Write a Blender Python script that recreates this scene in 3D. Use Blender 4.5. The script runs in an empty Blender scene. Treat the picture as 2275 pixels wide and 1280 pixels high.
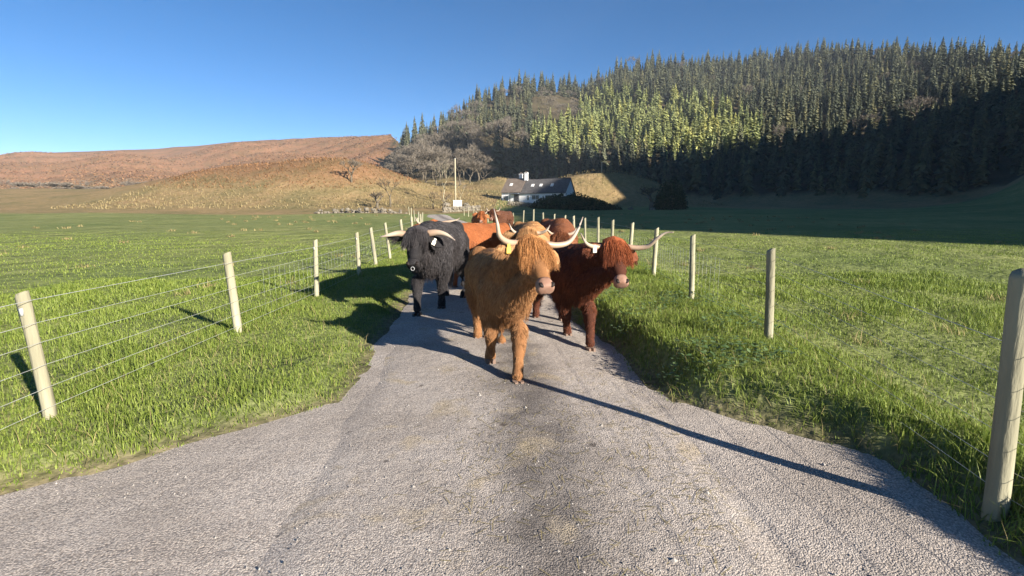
import bpy, math, random
import numpy as np
from mathutils import Vector, Matrix, kdtree
from math import radians as RAD

random.seed(7)
RNG = np.random.default_rng(7)
sc = bpy.context.scene
COL = sc.collection

# ------------------------------------------------------------------ camera
CAM_H = 1.55
HAZE = 0.00022
F_PX = 1108.0
PITCH = math.atan(170 / F_PX)
cam_d = bpy.data.cameras.new('camera')
cam = bpy.data.objects.new('camera', cam_d)
COL.objects.link(cam)
cam_d.sensor_width = 36.0
cam_d.lens = 36.0 * F_PX / 2275.0
cam_d.clip_start = 0.05
cam_d.clip_end = 6000
cam.location = (0, 0, CAM_H)
cam.rotation_euler = (math.pi / 2 - PITCH, 0, 0)
sc.camera = cam
sc.render.resolution_x, sc.render.resolution_y = 1024, 576

# ------------------------------------------------------------------ light
SUN_EL = 20.0
SUN_AZ = (0.74, -0.6726)            # direction towards the sun, on the ground
world = bpy.data.worlds.new('World')
sc.world = world
world.use_nodes = True
wn = world.node_tree
bg = wn.nodes['Background']
sky = wn.nodes.new('ShaderNodeTexSky')
sky.sky_type = 'NISHITA'
sky.sun_disc = False
sky.sun_elevation = RAD(SUN_EL)
sky.sun_rotation = math.atan2(SUN_AZ[0], SUN_AZ[1])
sky.altitude = 1000
sky.air_density = 0.6
sky.dust_density = 0.0
sky.ozone_density = 1.2
hsv = wn.nodes.new('ShaderNodeHueSaturation')
hsv.inputs['Saturation'].default_value = 1.36
wn.links.new(sky.outputs[0], hsv.inputs['Color'])
wn.links.new(hsv.outputs[0], bg.inputs[0])
bg.inputs[1].default_value = 0.057
sun_d = bpy.data.lights.new('sun', 'SUN')
sun_d.energy = 5.0
sun_d.angle = RAD(0.5)
sun_d.color = (1.0, 0.93, 0.82)
sun = bpy.data.objects.new('sun', sun_d)
COL.objects.link(sun)
sv_ = Vector((SUN_AZ[0] * math.cos(RAD(SUN_EL)), SUN_AZ[1] * math.cos(RAD(SUN_EL)), math.sin(RAD(SUN_EL))))
sun.rotation_euler = sv_.to_track_quat('Z', 'Y').to_euler()
sun.location = (30, -30, 40)
sc.view_settings.view_transform = 'Standard'
sc.view_settings.look = 'None'
sc.view_settings.exposure = 1.55
sc.view_settings.gamma = 1.0
sc.view_settings.use_curve_mapping = False
sc.cycles.max_bounces = 5
sc.cycles.diffuse_bounces = 3
sc.cycles.transparent_max_bounces = 8

# ------------------------------------------------------------------ helpers
CP, SP = math.cos(PITCH), math.sin(PITCH)

def at(px, py, Y):
    """a point of the place, read off the photograph at the distance Y"""
    a = (px - 1137.5) / F_PX
    b = (640 - py) / F_PX
    d = Vector((a, CP + b * SP, -SP + b * CP))
    return d * (Y / d.y) + Vector((0, 0, CAM_H))

def slope_of(py):
    b = (640 - py) / F_PX
    return (-SP + b * CP) / (CP + b * SP)

def tan_of(px, py=400):
    b = (640 - py) / F_PX
    return ((px - 1137.5) / F_PX) / (CP + b * SP)

def project(x, y, z):
    dz = z - CAM_H
    dep = y * CP - dz * SP
    return 1137.5 + F_PX * x / dep, 640 - F_PX * (y * SP + dz * CP) / dep

def sstep(a, b, v):
    t = np.clip((np.asarray(v, float) - a) / (b - a), 0, 1)
    return t * t * (3 - 2 * t)

def link(name, data, parent=None):
    o = bpy.data.objects.new(name, data)
    COL.objects.link(o)
    if parent is not None:
        o.parent = parent
    return o

def tag(o, label=None, cat=None, group=None, kind=None):
    if label: o['label'] = label
    if cat: o['category'] = cat
    if group: o['group'] = group
    if kind: o['kind'] = kind
    return o

def empty(name, loc=(0, 0, 0), rz=0):
    o = bpy.data.objects.new(name, None)
    o.empty_display_size = 0.3
    COL.objects.link(o)
    o.location = loc
    o.rotation_euler = (0, 0, rz)
    return o

def mesh_np(name, V, F, mat=None, smooth=True):
    """V (n,3), F list/array of tris or quads with equal size"""
    V = np.asarray(V, np.float32)
    F = np.asarray(F, np.int32)
    me = bpy.data.meshes.new(name)
    k = F.shape[1]
    me.vertices.add(len(V)); me.vertices.foreach_set('co', V.ravel())
    me.loops.add(F.size); me.loops.foreach_set('vertex_index', F.ravel())
    me.polygons.add(len(F))
    me.polygons.foreach_set('loop_start', np.arange(0, F.size, k, dtype=np.int32))
    me.polygons.foreach_set('loop_total', np.full(len(F), k, np.int32))
    me.update(calc_edges=True)
    me.validate()
    me.polygons.foreach_set('use_smooth', np.full(len(me.polygons), smooth))
    if mat: me.materials.append(mat)
    return me

class MB:
    """collects shapes for one mesh"""
    def __init__(s): s.v = []; s.f = []
    def add(s, vs, fs):
        n = len(s.v); s.v.extend([tuple(v) for v in vs]); s.f.extend([tuple(i + n for i in f) for f in fs])
    def box(s, c, d, M=None):
        c = Vector(c); h = Vector(d) / 2
        vs = [Vector((x, y, z)) for x in (-h.x, h.x) for y in (-h.y, h.y) for z in (-h.z, h.z)]
        vs = [(M @ v if M else v) + c for v in vs]
        s.add(vs, [(0, 1, 3, 2), (4, 6, 7, 5), (0, 4, 5, 1), (2, 3, 7, 6), (0, 2, 6, 4), (1, 5, 7, 3)])
    def loft(s, rings, cap=True):
        n = len(rings[0]); vs = [p for r in rings for p in r]; fs = []
        for i in range(len(rings) - 1):
            for j in range(n):
                k = (j + 1) % n
                fs.append((i * n + j, i * n + k, (i + 1) * n + k, (i + 1) * n + j))
        if cap:
            fs.append(tuple(range(n - 1, -1, -1))); fs.append(tuple(range((len(rings) - 1) * n, len(rings) * n)))
        s.add(vs, fs)
    def tube(s, pts, rads, n=8, ref=None, squash=1.0):
        pts = [Vector(p) for p in pts]; rings = []
        for i, p in enumerate(pts):
            d = (pts[min(i + 1, len(pts) - 1)] - pts[max(i - 1, 0)])
            d.normalize()
            r0 = Vector(ref) if ref else (Vector((0, 0, 1)) if abs(d.z) < 0.9 else Vector((0, 1, 0)))
            a = d.cross(r0); a.normalize(); b = d.cross(a)
            rings.append([p + (a * math.cos(t) + b * math.sin(t) * squash) * rads[i] for t in [2 * math.pi * q / n for q in range(n)]])
        s.loft(rings)
    def ball(s, c, r, n=12, m=8, M=None):
        c = Vector(c); r = Vector(r) if not isinstance(r, (int, float)) else Vector((r, r, r)); rings = []
        for i in range(m + 1):
            ph = math.pi * (0.02 + 0.96 * i / m)
            ring = []
            for j in range(n):
                t = 2 * math.pi * j / n
                v = Vector((r.x * math.sin(ph) * math.cos(t), r.y * math.sin(ph) * math.sin(t), r.z * math.cos(ph)))
                ring.append(c + (M @ v if M else v))
            rings.append(ring)
        s.loft(rings)
    def mesh(s, name, mat=None, smooth=True):
        me = bpy.data.meshes.new(name)
        me.from_pydata(s.v, [], s.f)
        import bmesh
        bm = bmesh.new(); bm.from_mesh(me); bmesh.ops.recalc_face_normals(bm, faces=bm.faces); bm.to_mesh(me); bm.free()
        me.polygons.foreach_set('use_smooth', [smooth] * len(me.polygons))
        if mat: me.materials.append(mat)
        return me
    def build(s, name, mat=None, parent=None, smooth=True):
        return link(name, s.mesh(name, mat, smooth), parent)

# ------------------------------------------------------------------ materials
def new_mat(name):
    m = bpy.data.materials.new(name); m.use_nodes = True
    return m, m.node_tree, m.node_tree.nodes['Principled BSDF']

def N(nt, t, **kw):
    n = nt.nodes.new('ShaderNode' + t)
    for k, v in kw.items():
        if k in n.inputs: n.inputs[k].default_value = v
        else: setattr(n, k, v)
    return n

def ramp(nt, src, stops):
    r = nt.nodes.new('ShaderNodeValToRGB')
    while len(r.color_ramp.elements) > len(stops): r.color_ramp.elements.remove(r.color_ramp.elements[-1])
    while len(r.color_ramp.elements) < len(stops): r.color_ramp.elements.new(0.5)
    for e, (p, c) in zip(r.color_ramp.elements, stops):
        e.position = p
        e.color = (*c, 1) if len(c) == 3 else c
    nt.links.new(src, r.inputs[0])
    return r.outputs[0]

def noise_mat(name, c1, c2, scale=3.0, rough=0.85, bump=0.0, bscale=None, spec=0.2, detail=5.0, vary=0.0, coords='Object', stretch=None):
    m, nt, b = new_mat(name)
    tc = N(nt, 'TexCoord')
    src = tc.outputs[coords]
    if stretch:
        mp = N(nt, 'Mapping'); mp.inputs['Scale'].default_value = stretch
        nt.links.new(src, mp.inputs[0]); src = mp.outputs[0]
    n = N(nt, 'TexNoise', Scale=scale, Detail=detail)
    nt.links.new(src, n.inputs['Vector'])
    col = ramp(nt, n.outputs[0], [(0.3, c1), (0.7, c2)])
    if vary:
        oi = N(nt, 'ObjectInfo')
        hs = N(nt, 'HueSaturation')
        mr = N(nt, 'MapRange'); mr.inputs['To Min'].default_value = 1 - vary; mr.inputs['To Max'].default_value = 1 + vary
        nt.links.new(oi.outputs['Random'], mr.inputs[0]); nt.links.new(mr.outputs[0], hs.inputs['Value'])
        nt.links.new(col, hs.inputs['Color']); col = hs.outputs[0]
    nt.links.new(col, b.inputs['Base Color'])
    b.inputs['Roughness'].default_value = rough
    b.inputs['Specular IOR Level'].default_value = spec
    if bump:
        n2 = N(nt, 'TexNoise', Scale=bscale or scale * 4, Detail=6.0)
        nt.links.new(src, n2.inputs['Vector'])
        bp = N(nt, 'Bump', Strength=bump); bp.inputs['Distance'].default_value = 0.02
        nt.links.new(n2.outputs[0], bp.inputs['Height']); nt.links.new(bp.outputs[0], b.inputs['Normal'])
    return m

def island_mat(name, c1, c2, rough=0.7, spec=0.15, trans=0.0, tone=False):
    """foliage / blades: colour differs from piece to piece"""
    m, nt, b = new_mat(name)
    g = N(nt, 'NewGeometry')
    col = ramp(nt, g.outputs['Random Per Island'], [(0.0, c1), (1.0, c2)])
    if tone:
        a = N(nt, 'Attribute', attribute_name='tree_tone')
        mx = N(nt, 'Mix', data_type='RGBA', blend_type='MULTIPLY'); mx.inputs[0].default_value = 1.0
        nt.links.new(col, mx.inputs[6]); nt.links.new(ramp(nt, a.outputs['Fac'], [(0.0, (1, 1, 1)), (0.02, (0.6, 0.66, 0.7)), (0.5, (1, 1, 1)), (0.85, (1.2, 1.15, 1.0)), (1.0, (1.45, 1.28, 1.02))]), mx.inputs[7]); col = mx.outputs[2]
    nt.links.new(col, b.inputs['Base Color'])
    b.inputs['Roughness'].default_value = rough
    b.inputs['Specular IOR Level'].default_value = spec
    if trans:
        tr = N(nt, 'BsdfTranslucent'); mx = N(nt, 'MixShader'); mx.inputs[0].default_value = trans
        nt.links.new(col, tr.inputs[0]); nt.links.new(b.outputs[0], mx.inputs[1]); nt.links.new(tr.outputs[0], mx.inputs[2])
        nt.links.new(mx.outputs[0], nt.nodes['Material Output'].inputs[0])
    return m

def fur_mat(name, c1, c2, rough=0.55):
    m, nt, b = new_mat(name)
    hi = N(nt, 'HairInfo')
    col = ramp(nt, hi.outputs['Random'], [(0.0, c1), (1.0, c2)])
    tc = N(nt, 'TexCoord'); n = N(nt, 'TexNoise', Scale=2.6, Detail=4.0); nt.links.new(tc.outputs['Object'], n.inputs['Vector'])
    mx = N(nt, 'Mix', data_type='RGBA', blend_type='MULTIPLY'); mx.inputs[0].default_value = 1.0
    nt.links.new(col, mx.inputs[6]); nt.links.new(ramp(nt, n.outputs[0], [(0.32, (0.52, 0.46, 0.44)), (0.5, (0.95, 0.93, 0.92)), (0.68, (1.2, 1.2, 1.22))]), mx.inputs[7])
    nt.links.new(mx.outputs[2], b.inputs['Base Color'])
    b.inputs['Roughness'].default_value = rough
    b.inputs['Specular IOR Level'].default_value = 0.18
    return m

M = {}
M['post'] = noise_mat('weathered_wood', (0.17, 0.155, 0.10), (0.42, 0.39, 0.27), 5, 0.85, 0.5, 40, vary=0.15, stretch=(1, 1, 0.15))
M['pole'] = noise_mat('pole_wood', (0.34, 0.3, 0.2), (0.5, 0.44, 0.3), 3, 0.85, stretch=(1, 1, 0.1))
M['wire'] = noise_mat('galvanised_wire', (0.3, 0.31, 0.3), (0.45, 0.46, 0.44), 5, 0.45, spec=0.5)
M['bark'] = noise_mat('bark', (0.085, 0.07, 0.05), (0.17, 0.14, 0.10), 2, 0.95)
M['pale_bark'] = noise_mat('pale_bark', (0.3, 0.27, 0.18), (0.42, 0.37, 0.25), 1.2, 0.9)
M['twig'] = island_mat('bare_twigs', (0.115, 0.096, 0.075), (0.235, 0.2, 0.16), 0.9)
M['twig_dark'] = island_mat('dark_twigs', (0.06, 0.045, 0.03), (0.12, 0.09, 0.06), 0.9)
M['spruce'] = island_mat('spruce_needles', (0.07, 0.076, 0.046), (0.15, 0.155, 0.09), 0.8, tone=True)
M['larch'] = island_mat('larch_needles', (0.2, 0.222, 0.075), (0.34, 0.355, 0.145), 0.8, tone=True)
M['bracken'] = island_mat('bracken_fronds', (0.16, 0.08, 0.035), (0.27, 0.15, 0.07), 0.9)
M['gorse'] = island_mat('evergreen_leaves', (0.022, 0.035, 0.018), (0.055, 0.075, 0.03), 0.7)
M['grass'] = island_mat('grass_blades', (0.10, 0.155, 0.018), (0.28, 0.33, 0.07), 0.55, 0.25, 0.3)
M['drygrass'] = island_mat('dry_grass', (0.22, 0.18, 0.08), (0.34, 0.28, 0.13), 0.8, 0.1, 0.2)
M['rock'] = noise_mat('field_stone', (0.13, 0.112, 0.086), (0.225, 0.195, 0.15), 3, 0.9, 0.5, 12, vary=0.2)
M['white'] = noise_mat('whitewash', (0.72, 0.7, 0.68), (0.82, 0.8, 0.79), 1.5, 0.85)
M['slate'] = noise_mat('roof_slate', (0.05, 0.047, 0.05), (0.13, 0.12, 0.112), 2.2, 0.6, stretch=(1, 1, 5), detail=8.0)
M['roof_brown'] = noise_mat('roof_brown', (0.13, 0.10, 0.08), (0.19, 0.15, 0.12), 1.2, 0.75)
M['dark_glass'] = noise_mat('window_glass', (0.015, 0.018, 0.022), (0.025, 0.03, 0.036), 1, 0.15, spec=0.5)
M['dark_trim'] = noise_mat('dark_trim', (0.03, 0.03, 0.035), (0.05, 0.05, 0.055), 2, 0.6)
M['horn'] = None
M['hoof'] = noise_mat('hoof', (0.13, 0.085, 0.062), (0.22, 0.15, 0.115), 9, 0.75, spec=0.15)
M['hoof_dark'] = noise_mat('hoof_dark', (0.012, 0.011, 0.011), (0.03, 0.027, 0.025), 9, 0.5, spec=0.4)
M['nose'] = noise_mat('nose_skin', (0.2, 0.105, 0.07), (0.31, 0.185, 0.135), 14, 0.6, 0.2, 60, spec=0.2)
M['nose_dark'] = noise_mat('nose_dark', (0.012, 0.011, 0.012), (0.028, 0.025, 0.025), 14, 0.6, spec=0.2)
M['nostril'] = noise_mat('nostril', (0.012, 0.008, 0.007), (0.02, 0.014, 0.012), 10, 0.6)
M['eye'] = noise_mat('eye', (0.01, 0.008, 0.007), (0.016, 0.012, 0.01), 10, 0.1, spec=0.6)
M['tag_yellow'] = noise_mat('yellow_tag', (0.5, 0.33, 0.05), (0.6, 0.42, 0.08), 20, 0.45)
M['tag_pale'] = noise_mat('pale_tag', (0.68, 0.62, 0.5), (0.78, 0.72, 0.6), 20, 0.45)
M['steel'] = noise_mat('steel_ring', (0.3, 0.3, 0.3), (0.4, 0.4, 0.4), 10, 0.5, spec=0.4)
M['tank'] = noise_mat('pale_plastic', (0.6, 0.58, 0.55), (0.7, 0.68, 0.65), 2, 0.6)
M['pebble'] = island_mat('loose_stones', (0.13, 0.12, 0.11), (0.34, 0.31, 0.28), 0.85)

def horn_mat():
    m, nt, b = new_mat('horn_keratin')
    at_ = N(nt, 'Attribute', attribute_name='along')
    n = N(nt, 'TexNoise', Scale=14.0, Detail=4.0)
    tc = N(nt, 'TexCoord'); nt.links.new(tc.outputs['Object'], n.inputs['Vector'])
    ad = N(nt, 'Math', operation='MULTIPLY_ADD'); ad.inputs[1].default_value = 0.16
    nt.links.new(n.outputs[0], ad.inputs[0]); nt.links.new(at_.outputs['Fac'], ad.inputs[2])
    col = ramp(nt, ad.outputs[0], [(0.05, (0.26, 0.16, 0.105)), (0.3, (0.36, 0.25, 0.17)), (0.8, (0.40, 0.33, 0.25)), (1.0, (0.22, 0.17, 0.14))])
    nt.links.new(col, b.inputs['Base Color']); b.inputs['Roughness'].default_value = 0.42
    b.inputs['Specular IOR Level'].default_value = 0.4
    return m
M['horn'] = horn_mat()

# ------------------------------------------------------------------ terrain
ROAD_Y = [-30, -5, 0, 3.9, 5.8, 8.1, 9.6, 13, 20, 30, 50, 80, 104, 130]
ROAD_X = [0.4, 0.08, 0.04, 0.0, -0.27, -0.52, -0.62, -0.78, -1.15, -2.5, -7, -13, -15.5, -16]
_ry = np.linspace(-30, 130, 641)
_rx = np.interp(_ry, ROAD_Y, ROAD_X)
_k = np.ones(13) / 13
_rx = np.convolve(np.pad(_rx, 6, mode='edge'), _k, mode='valid')
def road_x(y): return np.interp(y, _ry, _rx)
HALF = 1.31
def wob(x, a, b, c): return a * (np.sin(x * b + c) + 0.6 * np.sin(x * b * 2.3 + c * 1.7 + 1) + 0.35 * np.sin(x * b * 5.1 + c * 0.3 + 2))
FEN_R_Y = [-30, -3, 2.3, 5, 9.8, 13.2, 16, 20, 25, 30, 50, 80]
FEN_R_X = [2.55, 2.5, 2.42, 2.6, 2.8, 2.68, 2.35, 1.95, 1.3, 0.3, -3.8, -9.5]
def fence_r(y): return np.interp(y, FEN_R_Y, FEN_R_X)
FEN_L_Y = [-30, 0, 6, 10.9, 13, 15.5, 20, 30, 50, 70]
FEN_L_X = [-3.3, -3.3, -3.32, -3.36, -3.5, -3.5, -3.75, -5.3, -10.0, -14.5]
def fence_l(y): return np.interp(y, FEN_L_Y, FEN_L_X)

def apron_edge(x):
    """the gravelled standing ends here (y), beyond it the verges"""
    x = np.asarray(x, float)
    return 3.92 + np.where(x < 0, -0.85 * np.maximum(-1.3 - x, 0) ** 1.15, -0.95 * np.maximum(x - 1.3, 0) ** 1.1) + wob(x, 0.035, 3.7, 0.4) + wob(x, 0.02, 17.0, 1.4)

def paved(x, y):
    """> 0 inside the road or the gravel (rough metres), < 0 in the grass"""
    d_road = HALF + wob(np.asarray(y, float), 0.035, 2.4, 0.0) - np.abs(x - road_x(y))
    ap = np.minimum(np.minimum(apron_edge(x) - y, fence_r(y) - 0.12 - x + wob(np.asarray(y, float), 0.05, 2, 1)), x - fence_l(y) - 0.1 + wob(np.asarray(y, float), 0.06, 2, 4))
    return np.maximum(d_road, ap)

def field_z(x, y):
    return 0.0215 * np.maximum(y - 8, 0) - 0.0215 * np.maximum(y - 150, 0)

# crest of the wooded hill, by direction
CR = [  # px, py of tree tops, distance, tree height
    (-500, 372, 620, 0), (100, 345, 620, 0), (350, 336, 620, 0), (560, 318, 600, 0), (690, 312, 570, 0), (776, 309, 560, 0), (868, 307, 520, 0), (884, 330, 420, 0), (900, 303, 300, 9), (950, 280, 310, 10),
    (1000, 252, 335, 11), (1050, 216, 350, 11), (1100, 192, 365, 11), (1150, 180, 375, 11), (1200, 172, 385, 11), (1250, 180, 392, 11),
    (1300, 183, 400, 11), (1340, 168, 410, 11), (1370, 150, 418, 11), (1400, 136, 424, 11), (1450, 128, 430, 11), (1496, 132, 430, 11),
    (1600, 126, 425, 11), (1750, 118, 405, 11), (2000, 122, 345, 11), (2275, 128, 285, 11), (2600, 200, 240, 11), (3200, 330, 220, 9)]
CR_T = np.array([tan_of(c[0], c[1]) for c in CR])
CR_D = np.array([c[2] for c in CR], float)
CR_Z = np.array([CAM_H + slope_of(c[1]) * c[2] - c[3] for c in CR])
FOOT = [(-500, 190), (700, 190), (860, 175), (900, 145), (1000, 142), (1080, 150), (1130, 160), (1250, 172), (1400, 178), (1496, 165), (1700, 140), (2000, 115), (2275, 98), (3200, 80)]
FT_T = np.array([tan_of(c[0], 420) for c in FOOT]); FT_D = np.array([c[1] for c in FOOT], float)

def smooth_interp(t, xs, ys):
    return (np.interp(t - 0.012, xs, ys) + 2 * np.interp(t, xs, ys) + np.interp(t + 0.012, xs, ys)) / 4

def lumps(x, y):
    return (np.sin(x * 0.031 + 1.3) * np.cos(y * 0.027 + 0.4) + 0.6 * np.sin(x * 0.071 + y * 0.053 + 2) + 0.4 * np.sin(x * 0.13 - y * 0.11 + 1))

def hill_z(x, y):
    yy = np.maximum(y, 1.0)
    t = x / yy
    zc = smooth_interp(t, CR_T, CR_Z); dc = smooth_interp(t, CR_T, CR_D); df = np.interp(t, FT_T, FT_D)
    u = (yy - df) / (dc - df)
    rise = np.where(u < 1, np.clip(u, 0, 1) ** 1.15, 1 - 0.25 * np.clip(u - 1, 0, 1.5))
    z = zc * rise + np.where(t < -.22, 4.5 * lumps(x * .8, y * .8), 2.2 * lumps(x, y)) * sstep(0.1, 0.5, u) * (1 - sstep(0.8, 1.0, u))
    return np.where(y > 20, z, 0) * (u > 0)

RIDGE_Y = [-130, -69, -44, -28, -2, 3, 8, 13, 41, 48, 55, 77, 101, 113, 128, 165, 230]
RIDGE_X = [112, 112, 116, 118, 119, 120, 120, 120, 121, 122, 126, 141, 153, 162, 174, 200, 235]
RIDGE_H = [53, 54, 57.5, 60, 60.2, 62, 60, 51, 50, 80, 104, 113, 100, 82, 64, 50, 30]  # mostly unseen ridge, crest and end shaped for the shadow it casts
def ridge_z(x, y):
    rx = np.interp(y, RIDGE_Y, RIDGE_X); rh = np.interp(y, RIDGE_Y, RIDGE_H)
    w = np.where(x < rx, 30.0, 60.0)
    end = np.interp(x, [60, 80, 90, 99, 112, 150, 220], [25, -3, -29, -54, -71, -76, -70])
    return rh * np.exp(-((x - rx) / w) ** 2) * sstep(-3.5, 3.5, y - end)

def bump(x, y, cx, cy, rx, ry, h):
    return h * np.exp(-((x - cx) / rx) ** 2 - ((y - cy) / ry) ** 2)

def terrain_z(x, y):
    x = np.asarray(x, float); y = np.asarray(y, float)
    z = field_z(x, y)
    hz = hill_z(x, y); rz = ridge_z(x, y)
    z = z + np.maximum(hz, rz) + 0.25 * np.minimum(hz, rz)
    # rough slope rising behind the fields on the left and middle
    slope = sstep(70, 150, y) * (1 - sstep(150, 260, y))
    z = z + slope * 5.0 * sstep(18, -6, x) 
    # knolls
    z = z + bump(x, y, -37, 112, 17, 16, 6.8) + bump(x, y, -64, 120, 22, 20, 6.0) + bump(x, y, 27, 123, 15, 9, 7.8) + bump(x, y, 14, 124, 9, 7, 4.0)
    z = z + bump(x, y, -2, 140, 10, 9, 3.4)
    z = z + 0.12 * lumps(x * 3, y * 3) * sstep(20, 60, y)
    # verges along the road
    e = x - road_x(y) - HALF
    fr = fence_r(y) - road_x(y) - HALF
    near = (1 - sstep(26, 34, y)) * sstep(.5, 1.0, y)
    p = paved(x, y)
    near = near * (1 - sstep(-.5, .0, p))
    bank = sstep(0.02, 0.42, e) * (1 - 0.55 * sstep(fr - 0.4, fr + 1.4, e))
    z = z + 0.26 * bank * near * (e > 0)
    el = road_x(y) - HALF - x
    z = z + 0.09 * sstep(0.0, 0.6, el) * (1 - sstep(2.5, 5, el)) * near * (el > 0)
    z = z + 0.015 * np.sin(x * 2.1 + y * 1.3) * np.sin(y * 1.7 - x) * near * sstep(0.1, 0.5, np.maximum(e, el))
    ok = (y < 62)
    z = z - 0.05 * sstep(-0.04, 0.10, p) * ok
    return z

def spaced(lo, hi, centre, fine, grow, fine_w):
    out = [centre]; s = fine; v = centre
    while v < hi:
        s = fine if v - centre < fine_w else s * grow
        s = min(s, 9.0 if v < 500 else 40.0); v += s; out.append(v)
    s = fine; v = centre; left = []
    while v > lo:
        s = fine if centre - v < fine_w else s * grow
        s = min(s, 9.0 if v > -500 else 40.0); v -= s; left.append(v)
    return np.array(left[::-1] + out)

gx = spaced(-1500, 1500, 0.0, 0.11, 1.045, 3.6)
gy = spaced(-400, 2200, 7.0, 0.14, 1.04, 7.0)
GX, GY = np.meshgrid(gx, gy)
GZ = terrain_z(GX, GY)
V = np.stack([GX.ravel(), GY.ravel(), GZ.ravel()], 1)
nx, ny = len(gx), len(gy)
ii = (np.arange(ny - 1)[:, None] * nx + np.arange(nx - 1)[None, :]).ravel()
F = np.stack([ii, ii + 1, ii + 1 + nx, ii + nx], 1)

# what covers the ground where: pasture, rough tan grass, bracken, wood floor
PX, PY = project(V[:, 0], np.maximum(V[:, 1], 1), V[:, 2])
x_, y_ = V[:, 0], V[:, 1]
noi = lumps(x_ * 2, y_ * 2) * 0.5 + RNG.normal(0, 0.15, len(x_))
rough = sstep(64, 70, y_ + 2 * noi - np.where(x_ > -3, 40, 0))
rough = np.maximum(rough, sstep(2, 9, V[:, 2] - field_z(x_, y_)))
brack = np.clip(sstep(2.0, 5.5, bump(x_, y_, -37, 112, 17, 16, 6.8) + bump(x_, y_, -64, 120, 22, 20, 6) + noi), 0, 1) * 0.8
brack = np.maximum(brack, sstep(230, 330, y_) * (x_ / np.maximum(y_, 1) < -0.2))
wood = ((hill_z(x_, y_) > 4) & (x_ / np.maximum(y_, 1) > -0.235)).astype(float)
wood = np.maximum(wood, (ridge_z(x_, y_) > 9) * 0.8)
c = np.zeros((len(V), 4), np.float32); c[:, 3] = 1
C_PAST, C_TAN, C_BRK, C_WOOD = np.array([0.18, 0.205, 0.075]), np.array([0.24, 0.18, 0.088]), np.array([0.225, 0.125, 0.066]), np.array([0.075, 0.062, 0.036])
cc = C_PAST[None] * (1 - rough[:, None]) + C_TAN[None] * rough[:, None]
cc = cc * (1 - brack[:, None]) + C_BRK * brack[:, None]
cc = cc * (1 - wood[:, None]) + C_WOOD * wood[:, None]
edge = sstep(-.30, -.02, paved(x_, y_) + .06 * noi) * (y_ < 30) * (y_ > -20)
cc = cc * (1 - .8 * edge[:, None]) + np.array([.16, .125, .085]) * .8 * edge[:, None]
c[:, :3] = cc

def terrain_mat():
    m, nt, b = new_mat('ground_cover')
    a = N(nt, 'Attribute', attribute_name='cover')
    tc = N(nt, 'TexCoord')
    def nz(s, d=6.0):
        n = N(nt, 'TexNoise', Scale=s, Detail=d); nt.links.new(tc.outputs['Object'], n.inputs['Vector']); return n.outputs[0]
    def mulcol(col, src, lo, hi, p0=0.3, p1=0.7):
        mx = N(nt, 'Mix', data_type='RGBA', blend_type='MULTIPLY'); mx.inputs[0].default_value = 1
        nt.links.new(col, mx.inputs[6]); nt.links.new(ramp(nt, src, [(p0, lo), (p1, hi)]), mx.inputs[7]); return mx.outputs[2]
    col = mulcol(a.outputs['Color'], nz(0.12), (0.72, 0.8, 0.75), (1.22, 1.12, 1.15))
    col = mulcol(col, nz(1.1), (0.8, 0.82, 0.75), (1.2, 1.15, 1.2))
    col = mulcol(col, nz(14.0), (0.6, 0.65, 0.55), (1.35, 1.3, 1.4))
    nt.links.new(col, b.inputs['Base Color'])
    b.inputs['Roughness'].default_value = 0.95; b.inputs['Specular IOR Level'].default_value = 0.05
    bp = N(nt, 'Bump', Strength=0.7); bp.inputs['Distance'].default_value = 0.057
    nt.links.new(nz(9.0), bp.inputs['Height'])
    bp2 = N(nt, 'Bump', Strength=0.6); bp2.inputs['Distance'].default_value = 0.5
    nt.links.new(nz(0.8), bp2.inputs['Height']); nt.links.new(bp.outputs[0], bp2.inputs['Normal'])
    nt.links.new(bp2.outputs[0], b.inputs['Normal'])
    return m
tm = mesh_np('terrain', V, F, terrain_mat())
ca = tm.color_attributes.new('cover', 'FLOAT_COLOR', 'POINT')
ca.data.foreach_set('color', c.ravel())
tag(link('terrain', tm), kind='structure')

def tz(x, y): return float(terrain_z(np.array([x]), np.array([y]))[0])

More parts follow.
